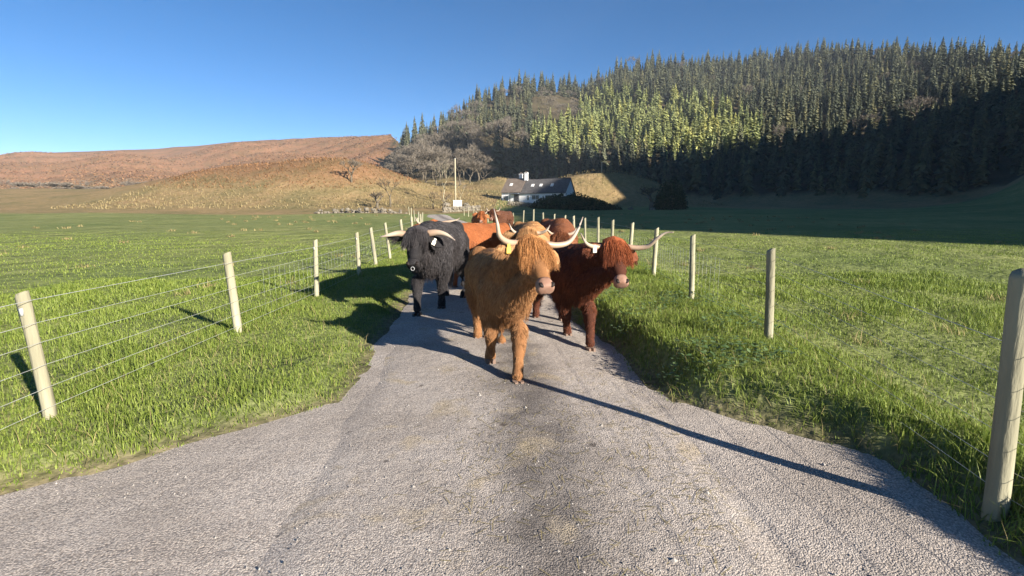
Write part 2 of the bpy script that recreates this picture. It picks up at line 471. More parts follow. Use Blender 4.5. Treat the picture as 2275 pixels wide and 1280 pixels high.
# ------------------------------------------------------------------ road and gravel
def road_mat(name, gravel):
    m, nt, b = new_mat(name)
    uv = N(nt, 'Attribute', attribute_name='lane')     # x: metres from the road's middle, y: metres along
    tc = N(nt, 'TexCoord')
    P_ = tc.outputs['Object']
    def nz(s, d=5.0, dis=0.0):
        n = N(nt, 'TexNoise', Scale=s, Detail=d, Distortion=dis); nt.links.new(P_, n.inputs['Vector']); return n.outputs[0]
    def mix(f, c1, c2, mode='MIX'):
        mx = N(nt, 'Mix', data_type='RGBA', blend_type=mode)
        for s, i in ((f, 0), (c1, 6), (c2, 7)):
            if isinstance(s, (int, float)): mx.inputs[i].default_value = s
            elif isinstance(s, tuple): mx.inputs[i].default_value = (*s, 1)
            else: nt.links.new(s, mx.inputs[i])
        return mx.outputs[2]
    vo = N(nt, 'TexVoronoi', Scale=118.0 if gravel else 124.0, Randomness=1.0); nt.links.new(P_, vo.inputs['Vector'])
    base = ramp(nt, nz(1.3), [(0.3, (0.34, 0.295, 0.255)), (0.5, (0.415, 0.364, 0.32)), (0.72, (0.485, 0.432, 0.385))])
    if not gravel:
        # worn, darker strip between the wheel tracks
        sp = N(nt, 'SeparateXYZ'); nt.links.new(uv.outputs['Vector'], sp.inputs[0])
        o = N(nt, 'Math', operation='SUBTRACT'); nt.links.new(sp.outputs[0], o.inputs[0]); o.inputs[1].default_value = 0.2
        w = N(nt, 'Math', operation='MULTIPLY_ADD'); nt.links.new(nz(2.2), w.inputs[0]); w.inputs[1].default_value = 0.5; nt.links.new(o.outputs[0], w.inputs[2])
        w2 = N(nt, 'Math', operation='SUBTRACT'); nt.links.new(w.outputs[0], w2.inputs[0]); w2.inputs[1].default_value = 0.25
        ab = N(nt, 'Math', operation='ABSOLUTE'); nt.links.new(w2.outputs[0], ab.inputs[0])
        strip = ramp(nt, ab.outputs[0], [(0.12, (1, 1, 1)), (0.42, (0, 0, 0))])
        k = N(nt, 'Math', operation='MULTIPLY'); nt.links.new(strip, k.inputs[0]); nt.links.new(ramp(nt, nz(3.5), [(0.25, (0.35,) * 3), (0.6, (0.95,) * 3)]), k.inputs[1])
        base = mix(k.outputs[0], base, (0.16, 0.14, 0.125))
        straw = ramp(nt, nz(2.6, 6, 0.6), [(0.57, (0, 0, 0)), (0.7, (0.75, 0.75, 0.75))])
        base = mix(straw, base, (0.42, 0.34, 0.225))
        dung = ramp(nt, nz(4.6, 4), [(0.68, (0, 0, 0)), (0.73, (0.8, 0.8, 0.8))])
        base = mix(dung, base, (0.075, 0.06, 0.05))
    chip = ramp(nt, vo.outputs['Color'], [(0.0, (0.55, 0.55, 0.57)), (0.5, (1, 1, 1)), (1.0, (1.5, 1.45, 1.4))])
    base = mix(1.0, base, chip, 'MULTIPLY')
    gap = ramp(nt, vo.outputs['Distance'], [(0.35, (1, 1, 1)), (0.75, (0.5, 0.48, 0.46))])
    base = mix(0.8, base, gap, 'MULTIPLY')
    nt.links.new(base, b.inputs['Base Color'])
    b.inputs['Roughness'].default_value = 0.85; b.inputs['Specular IOR Level'].default_value = 0.25
    inv = N(nt, 'Math', operation='SUBTRACT'); inv.inputs[0].default_value = 1.0; nt.links.new(vo.outputs['Distance'], inv.inputs[1])
    bp = N(nt, 'Bump', Strength=0.8); bp.inputs['Distance'].default_value = 0.004 if not gravel else 0.005
    nt.links.new(inv.outputs[0], bp.inputs['Height'])
    bp2 = N(nt, 'Bump', Strength=0.5); bp2.inputs['Distance'].default_value = 0.02
    nt.links.new(nz(7.0), bp2.inputs['Height']); nt.links.new(bp.outputs[0], bp2.inputs['Normal'])
    nt.links.new(bp2.outputs[0], b.inputs['Normal'])
    return m

ys = np.concatenate([np.arange(-12, 14, 0.12), np.arange(14, 40, 0.5), np.arange(40, 65, 1.0)])
us = np.linspace(-1, 1, 29)
rv, ruv = [], []
for y in ys:
    cx = float(road_x(y)); hl = HALF + float(wob(np.array(y), 0.04, 2.1, 0.3)); hr = HALF + float(wob(np.array(y), 0.04, 1.9, 2.0))
    zb = 0.0215 * max(y - 8, 0)
    if y > 66: zb = max(zb, tz(cx, y) + 0.06)
    for u in us:
        w = u * (hr if u > 0 else hl)
        rv.append((cx + w, y, zb + 0.004 + 0.022 * (1 - u * u) - 0.026 * max(0, abs(u) - .8) / .2))
        ruv.append((w, y, 0))
n = len(us); ii = (np.arange(len(ys) - 1)[:, None] * n + np.arange(n - 1)[None, :]).ravel()
rm = mesh_np('road', rv, np.stack([ii, ii + 1, ii + 1 + n, ii + n], 1), road_mat('worn_tarmac', False))
la = rm.attributes.new('lane', 'FLOAT_VECTOR', 'POINT'); la.data.foreach_set('vector', np.array(ruv, np.float32).ravel())
tag(link('road', rm), kind='structure')

# gravelled standing on both sides of the road, close to the camera
ax = np.arange(-3.5, 2.7, 0.08); ay = np.arange(-8, 6.4, 0.08)
AX, AY = np.meshgrid(ax, ay); keep = (paved(AX, AY) > -0.3)
AZ = -0.006 + 0.008 * np.sin(AX * 3 + AY * 2) * np.sin(AY * 2.7) - 0.03 * (np.abs(AX - road_x(AY)) < HALF - 0.3)
idx = np.arange(AX.size).reshape(AX.shape)
q = keep[:-1, :-1] & keep[1:, :-1] & keep[:-1, 1:] & keep[1:, 1:]
F = np.stack([idx[:-1, :-1][q], idx[:-1, 1:][q], idx[1:, 1:][q], idx[1:, :-1][q]], 1)
gm = mesh_np('gravel_verge', np.stack([AX.ravel(), AY.ravel(), AZ.ravel()], 1), F, road_mat('compacted_gravel', True))
tag(link('gravel_verge', gm), kind='structure')

# ------------------------------------------------------------------ tree shapes
def conifer_mesh(seed, tiers, per, mat, droop=0.45, width=0.17, slim=1.0, name='crown'):
    """a crown one unit tall: tiers of drooping, ragged sprays"""
    r = np.random.default_rng(seed); vs, fs = [], []
    for k in range(tiers):
        t = k / (tiers - 1)
        z = 0.10 + 0.86 * t
        R = (width * (1 - t) ** 0.8 + 0.012) * slim
        m = max(4, int(per * (1 - 0.45 * t)))
        a0 = r.uniform(0, 6.28)
        for j in range(m):
            a = a0 + 6.283 * j / m + r.normal(0, 0.18)
            L = R * r.uniform(0.6, 1.2)
            w = L * r.uniform(0.24, 0.42) + 0.007
            zz = z + r.normal(0, 0.012)
            d = np.array([math.cos(a), math.sin(a), 0]); s = np.array([-d[1], d[0], 0])
            tip = d * L + np.array([0, 0, zz - L * droop * r.uniform(0.7, 1.5)])
            mid = d * L * 0.55 + np.array([0, 0, zz - L * droop * 0.25])
            roll = r.normal(0, 0.35)
            side = s * w * math.cos(roll) + np.array([0, 0, w * math.sin(roll)])
            n = len(vs)
            vs += [np.array([0, 0, zz + 0.03]), mid + side, tip, mid - side]
            fs += [(n, n + 1, n + 2), (n, n + 2, n + 3)]
    n = len(vs)
    vs += [np.array([0.014, 0, 0.93]), np.array([-0.008, 0.012, 0.93]), np.array([-0.008, -0.012, 0.93]), np.array([0, 0, 0.985])]
    fs += [(n, n + 1, n + 3), (n + 1, n + 2, n + 3), (n + 2, n, n + 3)]
    return np.array(vs), np.array(fs)

def trunk_mesh(name, mat, h=0.9, r=0.02, n=6):
    b = MB(); b.tube([(0, 0, -0.03), (0, 0, 0.02), (0.004, 0.002, h * 0.5), (0, 0, h)], [r * 1.4, r, r * 0.6, r * 0.12], n)
    return b.mesh(name, mat)

def bare_tree(seed, depth=5, spread=0.62, lean=0.0, first=0.26, r0=0.022, twigs=5, tw=0.0042, mults=(2, 3), fork=None):
    """a leafless tree one unit tall -> trunk + limbs, and the twigs"""
    r = random.Random(seed); limbs = MB(); tv, tf = [], []
    def grow(p, d, L, rad, k):
        q = p + d * L
        bend = Vector((r.uniform(-1, 1), r.uniform(-1, 1), r.uniform(-0.2, 0.6))) * L * 0.12
        mid = p + d * L * 0.5 + bend
        limbs.tube([p, mid, q], [rad, rad * 0.82, rad * 0.66], 4 if k else 7)
        if k >= depth - 1:
            for _ in range(twigs):
                td = (d + Vector((r.uniform(-1, 1), r.uniform(-1, 1), r.uniform(-0.7, 0.8))) * 0.9).normalized()
                s0 = p.lerp(q, r.uniform(0.1, 1.0)); e = s0 + td * L * r.uniform(0.7, 1.5)
                sd = td.cross(Vector((r.uniform(-1, 1), r.uniform(-1, 1), r.uniform(-1, 1)))).normalized() * tw
                n = len(tv); tv.extend([s0 - sd, s0 + sd, e]); tf.append((n, n + 1, n + 2))
        if k >= depth: return
        m = r.randint(*mults)
        if k == 0 and fork: m = fork
        a0 = r.uniform(0, 6.28)
        for j in range(m):
            a = a0 + 6.283 * j / m + r.uniform(-0.5, 0.5)
            o = Vector((math.cos(a), math.sin(a), 0))
            nd = (d * 0.75 + o * spread * r.uniform(0.7, 1.25) + Vector((0, 0, 0.16))).normalized()
            grow(q if j or k else p.lerp(q, 0.97), nd, L * r.uniform(0.62, 0.86), rad * 0.62, k + 1)
    grow(Vector((0, 0, -0.02)), Vector((lean, 0.03, 1)).normalized(), first, r0, 0)
    top = max(v.z for v in tv)
    k = 1.0 / top
    limbs.v = [tuple(Vector(v) * k) for v in limbs.v]
    return limbs, np.array([tuple(v * k) for v in tv]), np.array(tf)

CONI = [conifer_mesh(s, 19, 12, None, width=0.175) for s in range(5)]
CONI_ME = [mesh_np('spruce_crown', v, f, M['spruce'], False) for v, f in CONI]
LAR = [conifer_mesh(20 + s, 17, 11, None, droop=0.25, width=0.2) for s in range(4)]
LAR_ME = [mesh_np('larch_crown', v, f, M['larch'], False) for v, f in LAR]
LOW = [conifer_mesh(40 + s, 16, 11, None, width=0.175) for s in range(7)]
TRUNK_ME = trunk_mesh('conifer_trunk', M['bark'])
BARE = []
for s in range(5):
    lm, tv, tf = bare_tree(100 + s, twigs=7, tw=0.0034)
    BARE.append((lm.mesh('bare_trunk', M['bark'], True), mesh_np('bare_crown', tv, tf, M['twig'], False)))

def put_tree(name, tm_, cm_, x, y, h, wscale=1.0, rz=None, label=None, cat='tree', group=None, dz=0.0):
    e = empty(name, (x, y, tz(x, y) + dz - 0.05), random.uniform(0, 6.28) if rz is None else rz)
    e.scale = (h * wscale, h * wscale, h)
    t = link('trunk', tm_, e); c_ = link('crown', cm_, e)
    return tag(e, label, cat, group)

# ------------------------------------------------------------------ the wood on the hill
def zone(px, py):
    """which wood grows where on the slope"""
    bare_top = np.interp(px, [860, 905, 960, 1010, 1060, 1100, 1150, 1190], [335, 345, 326, 314, 305, 300, 315, 338])
    z = np.zeros(len(px), int)                                   # 0 spruce
    lar_top = np.interp(px, [1170, 1215, 1260, 1300, 1345, 1400, 1440, 1470, 1500, 1600, 1700], [345, 285, 255, 232, 208, 212, 224, 230, 222, 235, 290])
    lar_bot = np.interp(px, [1170, 1240, 1340, 1420, 1500, 1700], [350, 352, 345, 350, 372, 330])
    z[(py > lar_top) & (py < lar_bot) & (px > 1175) & (px < 1690)] = 1
    z[(py > bare_top) & (px < 1090) & (px > 845)] = 2
    z[(px > 1090) & (px < 1180) & (py > bare_top) & (py < 345)] = 2
    mixn = np.sin(px * .05 + 1) * np.sin(py * .09) + RNG.normal(0, .55, len(px))
    z[(z == 0) & (px > 985) & (px < 1215) & (py > 232 - .12 * (px - 985)) & (mixn > 1.0)] = 2
    z[(z == 0) & (px > 1280) & (mixn > 1.25)] = 3
    z[(px > 1185) & (px < 1285) & (py > 214 + 0.15 * abs(px - 1235)) & (py < 275)] = 3    # open patch of birch and scree
    return z

g = 5.4
X0, Y0 = np.meshgrid(np.arange(-130, 420, g), np.arange(120, 480, g))
tx = (X0 + RNG.uniform(-0.42, 0.42, X0.shape) * g).ravel(); ty = (Y0 + RNG.uniform(-0.42, 0.42, X0.shape) * g).ravel()
tzv = terrain_z(tx, ty)
tt = tx / ty
dc = smooth_interp(tt, CR_T, CR_D); df = np.interp(tt, FT_T, FT_D)
px, py = project(tx, ty, tzv)
u = (ty - df) / (dc - df)
ok = (u > 0.03) & (u < 1.06) & (px > 890) & (px < 2420) & (hill_z(tx, ty) + ridge_z(tx, ty) * 0.4 > 2.5)
ok &= ~((px < 935) & (u < 0.12))
tx, ty, tzv, px, py, u = [a[ok] for a in (tx, ty, tzv, px, py, u)]
zn = zone(px, py)
keep = np.where(zn == 3, RNG.random(len(tx)) < 0.25, np.where(zn == 2, RNG.random(len(tx)) < 0.55, np.where(zn == 1, RNG.random(len(tx)) < 0.99, RNG.random(len(tx)) < 0.95)))
tx, ty, tzv, px, py, u, zn = [a[keep] for a in (tx, ty, tzv, px, py, u, zn)]
hgt = np.clip(RNG.normal(10.8, 2.3, len(tx)), 5, 16) * np.where(zn == 1, 0.95, 1.0)

def mass(name, sel, shapes, mats, label, wr=(0.7, 1.35)):
    VS, FS, TS, off = [], [], [], 0
    for i in np.nonzero(sel)[0]:
        v, f = shapes[RNG.integers(len(shapes))]
        a = RNG.uniform(0, 6.28); ca_, sa_ = math.cos(a), math.sin(a); w = hgt[i] * RNG.uniform(*wr)
        vv = np.empty_like(v); vv[:, 0] = (v[:, 0] * ca_ - v[:, 1] * sa_) * w + tx[i]; vv[:, 1] = (v[:, 0] * sa_ + v[:, 1] * ca_) * w + ty[i]
        vv[:, 2] = v[:, 2] * hgt[i] + tzv[i] - 0.6
        VS.append(vv); FS.append(f + off); off += len(v); TS.append(np.full(len(v), RNG.random()))
    me = mesh_np(name, np.concatenate(VS), np.concatenate(FS), mats, False)
    ta = me.attributes.new('tree_tone', 'FLOAT', 'POINT'); ta.data.foreach_set('value', np.concatenate(TS).astype(np.float32))
    return tag(link(name, me), label, 'wood', kind='stuff')

# trees one can tell apart: the skyline spires and the lit front row stand as single trees
single = np.zeros(len(tx), bool)
inphoto = (px > 885) & (px < 1500)
for lo in np.arange(892, 1500, 13.0):
    s = np.nonzero((px >= lo) & (px < lo + 13) & (u > 0.86) & (zn == 0))[0]
    if len(s): single[s[np.argmax(tzv[s] / ty[s])]] = True
front = np.nonzero((zn == 1) & (px < 1496) & (py > 285))[0]
for i in RNG.choice(front, min(46, len(front)), replace=False): single[i] = True
mass('spruce_forest', (zn == 0) & ~single, LOW, M['spruce'], 'dark spruce forest covering the steep hill')
mass('larch_forest', (zn == 1) & ~single, [conifer_mesh(60 + s, 15, 11, None, droop=0.3, width=0.235) for s in range(5)], M['larch'], 'yellow-green larch stand in sun on the hill')
for i in np.nonzero(single)[0]:
    if zn[i] == 0:
        o = put_tree('spruce_tree', TRUNK_ME, random.choice(CONI_ME), tx[i], ty[i], hgt[i] * 1.12, 1.0, label='dark pointed spruce against the sky on the hill crest', group='spruces along the hill crest')
    else:
        o = put_tree('larch_tree', TRUNK_ME, random.choice(LAR_ME), tx[i], ty[i], hgt[i] * 1.12, 0.95, label='sunlit yellow-green larch on the lower edge of the larch stand', group='larches along the lower edge of the stand')
nb = 0
for i in np.nonzero((zn >= 2))[0]:
    tm_, cm_ = random.choice(BARE)
    lab = 'leafless grey-brown tree in the bare wood left of the dark forest' if zn[i] == 2 else 'leafless tree in the pale open patch high on the wooded hill'
    put_tree('bare_tree', tm_, cm_, tx[i], ty[i], hgt[i] * random.uniform(0.75, 1.0), random.uniform(0.95, 1.3), label=lab, group='leafless trees of the bare wood' if zn[i] == 2 else 'leafless trees of the open patch')
    nb += 1
print('bare trees', nb, 'forest', len(tx), 'single', single.sum())

# front edge of the bare wood, and brush on the moor
for (qx, qy, Y, h) in [(880, 330, 250, 12), (905, 402, 150, 8), (925, 405, 148, 9), (948, 412, 143, 9), (968, 415, 142, 8), (1020, 416, 140, 9), (1045, 418, 141, 8), (1062, 420, 142, 8.5),
                       (938, 385, 165, 10), (990, 390, 165, 10), (1055, 385, 168, 9), (870, 385, 170, 9), (890, 372, 185, 10), (850, 372, 190, 8), (835, 366, 200, 7), (815, 364, 205, 7), (795, 362, 210, 7),
                       (1010, 360, 190, 10), (965, 350, 195, 11), (1040, 345, 205, 10), (925, 345, 210, 10), (1075, 400, 155, 8)]:
    x = tan_of(qx, qy) * Y
    tm_, cm_ = random.choice(BARE)
    put_tree('bare_tree', tm_, cm_, x, Y, h * random.uniform(0.9, 1.1), random.uniform(1.1, 1.4), label='leafless grey-brown tree in the bare wood left of the dark forest', group='leafless trees of the bare wood')
for (qx, Y, h) in [(700, 215, 7), (640, 205, 6), (560, 220, 8), (470, 210, 7), (380, 215, 6), (290, 200, 8), (180, 220, 8), (90, 205, 7), (20, 215, 8), (745, 190, 6), (600, 185, 5), (420, 190, 6), (130, 185, 6)]:
    tm_, cm_ = random.choice(BARE)
    put_tree('bare_tree', tm_, cm_, tan_of(qx, 380) * Y, Y, h, random.uniform(1.1, 1.5), label='leafless tree on the bracken moor beyond the left field', group='leafless trees on the moor')

# low leafless scrub along the foot of the moor
def scrub(name, n, pxr, Yr, hr, label):
    VS, FS, off = [], [], 0
    shapes = [bare_tree(300 + s, depth=3, first=.12, r0=.02, twigs=16, tw=.008, mults=(3, 4))[1:] for s in range(4)]
    for _ in range(n):
        Y = random.uniform(*Yr); x = tan_of(random.uniform(*pxr), 380) * Y; h = random.uniform(*hr)
        v, f = random.choice(shapes); a = random.uniform(0, 6.28); ca_, sa_ = math.cos(a) * h * 1.5, math.sin(a) * h * 1.5
        VS.append(np.stack([v[:, 0] * ca_ - v[:, 1] * sa_ + x, v[:, 0] * sa_ + v[:, 1] * ca_ + Y, v[:, 2] * h + tz(x, Y) - .1], 1)); FS.append(f + off); off += len(v)
    tag(link(name, mesh_np(name, np.concatenate(VS), np.concatenate(FS), M['twig'], False)), label, 'scrub', kind='stuff')
scrub('leafless_scrub', 260, (560, 905), (165, 235), (2.5, 5.0), 'grey leafless scrub between the brown knoll and the moor')
scrub('moor_scrub', 150, (-80, 620), (160, 250), (1.5, 4.0), 'scattered leafless scrub on the moor foot far left')
# single trees by the farm
def own_tree(name, px_, Y, h, label, seed, mt='bark', mc='twig', ws=1.0, rz=0.0, **kw):
    lm, tv, tf = bare_tree(seed, **kw)
    x = tan_of(px_, 440) * Y
    return put_tree(name, lm.mesh('trunk', M[mt]), mesh_np('crown', tv, tf, M[mc], False), x, Y, h, ws, rz, label)
own_tree('ash_tree', 988, 92, 9.3, 'tall pale-barked leafless tree left of the telegraph pole', 201, 'pale_bark', 'twig', 0.85, first=0.42, r0=0.018, spread=0.5, tw=0.0028, fork=2)
own_tree('stunted_tree', 866, 86, 5.6, 'gnarled dark tree with a forked trunk at the foot of the brown knoll', 202, 'bark', 'twig_dark', 0.9, first=0.3, r0=0.035, twigs=3, depth=4, tw=0.005)
own_tree('stunted_tree', 838, 84, 3.0, 'small many-stemmed bush tree above the rubble wall', 203, 'bark', 'twig_dark', 1.1, first=0.12, r0=0.03, twigs=3, depth=3, fork=4, tw=0.006)
own_tree('stunted_tree', 962, 82, 3.4, 'small pollarded tree with a knobbly fork on the tan slope', 204, 'bark', 'twig_dark', 0.9, first=0.35, r0=0.04, twigs=2, depth=3, fork=2, tw=0.006)
own_tree('stunted_tree', 982, 80, 3.6, 'leaning dark sapling at the foot of the tall pale tree', 205, 'bark', 'twig_dark', 0.9, lean=0.3, first=0.3, r0=0.035, twigs=2, depth=3, tw=0.006)
own_tree('thorn_tree', 1024, 95, 4.6, 'thin pale thorn tree just right of the telegraph pole', 206, 'pale_bark', 'twig', 0.9, first=0.3, r0=0.018, twigs=4, depth=4)
own_tree('forked_tree', 1448, 96, 4.8, 'leafless V-forked tree standing in the shaded field', 207, 'bark', 'twig_dark', 1.2, first=0.16, r0=0.03, spread=0.85, twigs=4, depth=4, fork=2)
own_tree('thorn_tree', 783, 100, 5.0, 'leafless thorn on the flank of the brown knoll at the left', 208, 'bark', 'twig', 1.1, first=0.2, r0=0.03, depth=4, twigs=6)
# large conifers in front of the dark wood
for (qx, Y, h, w, lab) in [(1352, 172, 13.5, 0.75, 'pale slim conifer catching light in front of the dark wood'), (1388, 180, 10.5, 1.0, 'short conifer just right of the pale slim conifer'),
                           (1452, 172, 13.5, 1.05, 'broad sunlit conifer near the right end of the dark wood'), (1418, 190, 11, 1.0, 'dusky conifer between the short and the broad conifer'),
                           (1485, 178, 12, 1.0, 'dark conifer right of the broad sunlit conifer')]:
    put_tree('conifer_tree', TRUNK_ME, CONI_ME[0 if w < 0.9 else 2], tan_of(qx, 380) * Y, Y, h, w, label=lab)

# ------------------------------------------------------------------ evergreen bushes
def bush(name, cx, cy, rx, ry, h, n, leaf, mat, label, cat='bush'):
    r = RNG; z0 = tz(cx, cy)
    th = r.uniform(0, 6.28, n); el = np.arcsin(r.uniform(0, 1, n)); rad = 1 - 0.35 * r.random(n) ** 2
    lump = 1 + 0.16 * np.sin(3 * th + 1) * np.cos(2 * el) + 0.1 * np.sin(7 * th)
    p = np.stack([rx * np.cos(el) * np.cos(th) * rad * lump, ry * np.cos(el) * np.sin(th) * rad * lump, h * np.sin(el) * rad * lump], 1)
    d = r.normal(size=(n, 3)); d /= np.linalg.norm(d, axis=1)[:, None]
    e = np.cross(d, r.normal(size=(n, 3))); e /= np.linalg.norm(e, axis=1)[:, None]
    L = leaf * r.uniform(0.6, 1.4, (n, 1))
    vs = np.stack([p - d * L, p + e * L * 0.55, p + d * L, p - e * L * 0.55], 1).reshape(-1, 3)
    e_ = empty(name, (cx, cy, z0 - 0.1))
    link('crown', mesh_np('crown', vs, np.arange(4 * n).reshape(-1, 4), mat, False), e_)
    b = MB()
    for k in range(7):
        a = k * 0.9; b.tube([(0.1 * math.cos(a), 0.1 * math.sin(a), 0), (rx * 0.3 * math.cos(a), ry * 0.3 * math.sin(a), h * 0.4), (rx * 0.6 * math.cos(a), ry * 0.6 * math.sin(a), h * 0.6)], [0.08, 0.05, 0.02], 5)
    b.build('stem', M['bark'], e_)
    return tag(e_, label, cat)
bush('evergreen_bush', tan_of(1262, 450) * 88, 88, 6.5, 3.2, 2.5, 5200, 0.24, M['gorse'], 'wide dark evergreen bush in front of the white gable')
bush('evergreen_bush', tan_of(1210, 455) * 90, 90, 3.0, 2.0, 1.1, 1600, 0.2, M['gorse'], 'low dark bush before the cottage front wall')
bush('evergreen_bush', tan_of(1330, 455) * 92, 92, 3.6, 2.2, 1.2, 1600, 0.2, M['gorse'], 'low dark bush trailing right of the wide evergreen bush')
bush('evergreen_bush', tan_of(1490, 445) * 98, 98, 3.0, 3.0, 5.2, 3200, 0.24, M['gorse'], 'tall dark evergreen right of the V-forked tree')
bush('bare_bush', tan_of(1142, 405) * 150, 150, 4, 3, 3.6, 1500, 0.25, M['twig'], 'grey leafless bush on the rise behind the cottage roof')
bush('bare_bush', tan_of(1168, 395) * 152, 152, 3, 3, 3.6, 1300, 0.25, M['twig'], 'grey leafless bush just left of the chimneys')

# ------------------------------------------------------------------ cottage
def cottage():
    Y = 104.0; ang = RAD(-25)
    left = at(1128, 461, Y + 1.0); z0 = tz(6, Y) - 0.1
    L_, W_, HW, HR = 13.8, 5.8, 2.3, 5.0
    cx = left.x + math.cos(ang) * L_ / 2; cy = Y
    e = empty('cottage', (cx, cy, z0), ang)
    k = MB()
    for sy in (-1, 1): k.box((0, sy * (W_ / 2 - 0.15), HW / 2), (L_, 0.3, HW))
    for sx in (-1, 1):
        x = sx * (L_ / 2 - 0.15)
        k.add([(x - .15, -W_ / 2 + .3, 0), (x + .15, -W_ / 2 + .3, 0), (x - .15, W_ / 2 - .3, 0), (x + .15, W_ / 2 - .3, 0),
               (x - .15, -W_ / 2 + .3, HW), (x + .15, -W_ / 2 + .3, HW), (x - .15, W_ / 2 - .3, HW), (x + .15, W_ / 2 - .3, HW), (x - .15, 0, HR - .1), (x + .15, 0, HR - .1)],
              [(0, 1, 5, 4), (2, 6, 7, 3), (0, 4, 8, 6, 2), (1, 3, 7, 9, 5), (4, 5, 9, 8), (6, 8, 9, 7)])
    k.build('wall', M['white'], e, False)
    def roof(x0, x1, mat, name, lift=0.0):
        b = MB()
        for s in (-1, 1):
            o = W_ / 2 + 0.3; ze = HW - 0.18
            b.add([(x0, s * o, ze + lift), (x1, s * o, ze + lift), (x1, 0, HR + lift), (x0, 0, HR + lift), (x0, s * o, ze + .14 + lift), (x1, s * o, ze + .14 + lift), (x1, 0, HR + .16 + lift), (x0, 0, HR + .16 + lift)],
                  [(0, 1, 2, 3), (4, 7, 6, 5), (0, 4, 5, 1), (1, 5, 6, 2), (2, 6, 7, 3), (3, 7, 4, 0)])
        return b.build(name, mat, e, False)
    rl = roof(-L_ / 2 - 0.1, -2.6, M['roof_brown'], 'roof', 0.25)
    rl['label'] = 'brownish left half of the roof'
    rr = roof(-2.6, L_ / 2 + 0.12, M['slate'], 'roof')
    b = MB(); b.tube([(-2.6, 0, HR + .19), (L_ / 2 + .12, 0, HR + .19)], [.1, .1], 6); b.build('ridge_tile', M['dark_trim'], rr)
    for i, (x, y, h) in enumerate([(-4.0, 0.3, 1.3), (-2.5, -0.4, 1.45)]):
        b = MB(); b.box((x, y, HR - .1 + h / 2), (.62, .55, h)); b.box((x, y, HR - .1 + h + .06), (.74, .66, .12))
        ch = b.build('chimney', M['white'], rr, False)
        for dx in (-.14, .14):
            q = MB(); q.tube([(x + dx, y, HR + h), (x + dx, y, HR + h + .3)], [.1, .085], 8); q.build('chimney_pot', M['roof_brown'], rr)
    yw = -W_ / 2 - 0.01
    for (x, w, h, z) in [(-6.2, .42, 1.0, 1.25), (-5.7, .42, 1.0, 1.25), (-1.0, .45, .9, 1.3), (.6, 1.5, .8, 1.4), (3.2, 1.0, .9, 1.3), (5.2, .9, .9, 1.3)]:
        f = MB()
        for sx in (-1, 1): f.box((x + sx * (w / 2 + .04), yw, z), (.08, .08, h + .16))
        for sz in (-1, 1): f.box((x, yw, z + sz * (h / 2 + .04)), (w, .08, .08))
        f.box((x, yw - .01, z), (.05, .05, h)); f.box((x, yw - .04, z - h / 2 - .13), (w + .2, .16, .08))
        wo = f.build('window', M['white'], e, False)
        p = MB(); p.box((x, yw + .005, z), (w, .03, h)); p.build('pane', M['dark_glass'], wo, False)
    b = MB(); b.box((-3.6, yw - .01, 1.0), (.95, .07, 2.0)); d = b.build('door', M['dark_trim'], e, False)
    b = MB(); b.ball((-3.28, yw - .07, 1.0), .04, 8, 6); b.build('handle', M['steel'], d)
    b = MB(); b.box((-3.6, yw - .5, 2.08), (2.2, 1.0, .08)); 
    b.box((-4.6, yw - .95, 1.03), (.1, .1, 2.05)); b.box((-2.6, yw - .95, 1.03), (.1, .1, 2.05)); b.build('porch', M['dark_trim'], e, False)
    for x in (-5.4, -0.6, 1.2, 3.6):
        b = MB(); zz = HR - 1.18 + (.25 if x < -2.6 else 0); b.box((x, -1.55, zz), (.6, .8, .1), Matrix.Rotation(0.73, 3, 'X')); b.build('skylight', M['tank'], rr, False)
    tag(e, 'whitewashed cottage with slate roof and two white chimneys at the field end', 'cottage')
cottage()

# ------------------------------------------------------------------ poles, stones and farm bits
def pole(px_, Y, h, label):
    x = tan_of(px_, 440) * Y; e = empty('telegraph_pole', (x, Y, tz(x, Y)))
    b = MB(); b.tube([(0, 0, -.3), (0, 0, h * .5), (0.03, 0, h)], [.15, .13, .10], 10); b.build('post', M['pole'], e)
    b = MB(); b.tube([(0.03, 0, h), (0.03, 0, h + .05), (0.03, 0, h + .12)], [.13, .12, .03], 10); b.build('cap', M['wire'], e)
    tag(e, label, 'pole')
pole(1012, 93, 8.0, 'tall pale wooden telegraph pole by the farmyard')
pole(1335, 128, 4.6, 'short thin pole on the tan rise right of the cottage')

def rock_mesh(seed, n=1):
    r = np.random.default_rng(seed); b = MB(); b.ball((0, 0, .25), (.5, .42, .4), 8, 5)
    b.v = [tuple(np.array(v) * (1 + r.normal(0, .13))) for v in b.v]
    return b.mesh('stone', M['rock'], False)
ROCKS = [rock_mesh(i) for i in range(6)]
wall = empty('rubble_wall', (tan_of(826, 460) * 72, 72, 0))
for k in range(110):
    qx = random.uniform(700, 905) if k % 3 else random.uniform(776, 890); Y = 70 + random.uniform(-.8, 1.2) + (k % 3) * .3
    x = tan_of(qx, 460) * Y; s = random.uniform(.25, .7)
    o = link('stone', random.choice(ROCKS), wall)
    o.location = (x - wall.location.x, Y - 72, tz(x, Y) + (0.35 if k % 4 == 0 else 0) - .05); o.scale = (s, s * .9, s * random.uniform(.6, 1)); o.rotation_euler = (0, 0, random.uniform(0, 6))
tag(wall, 'tumbled pale rubble wall along the far edge of the left field', 'stone wall')
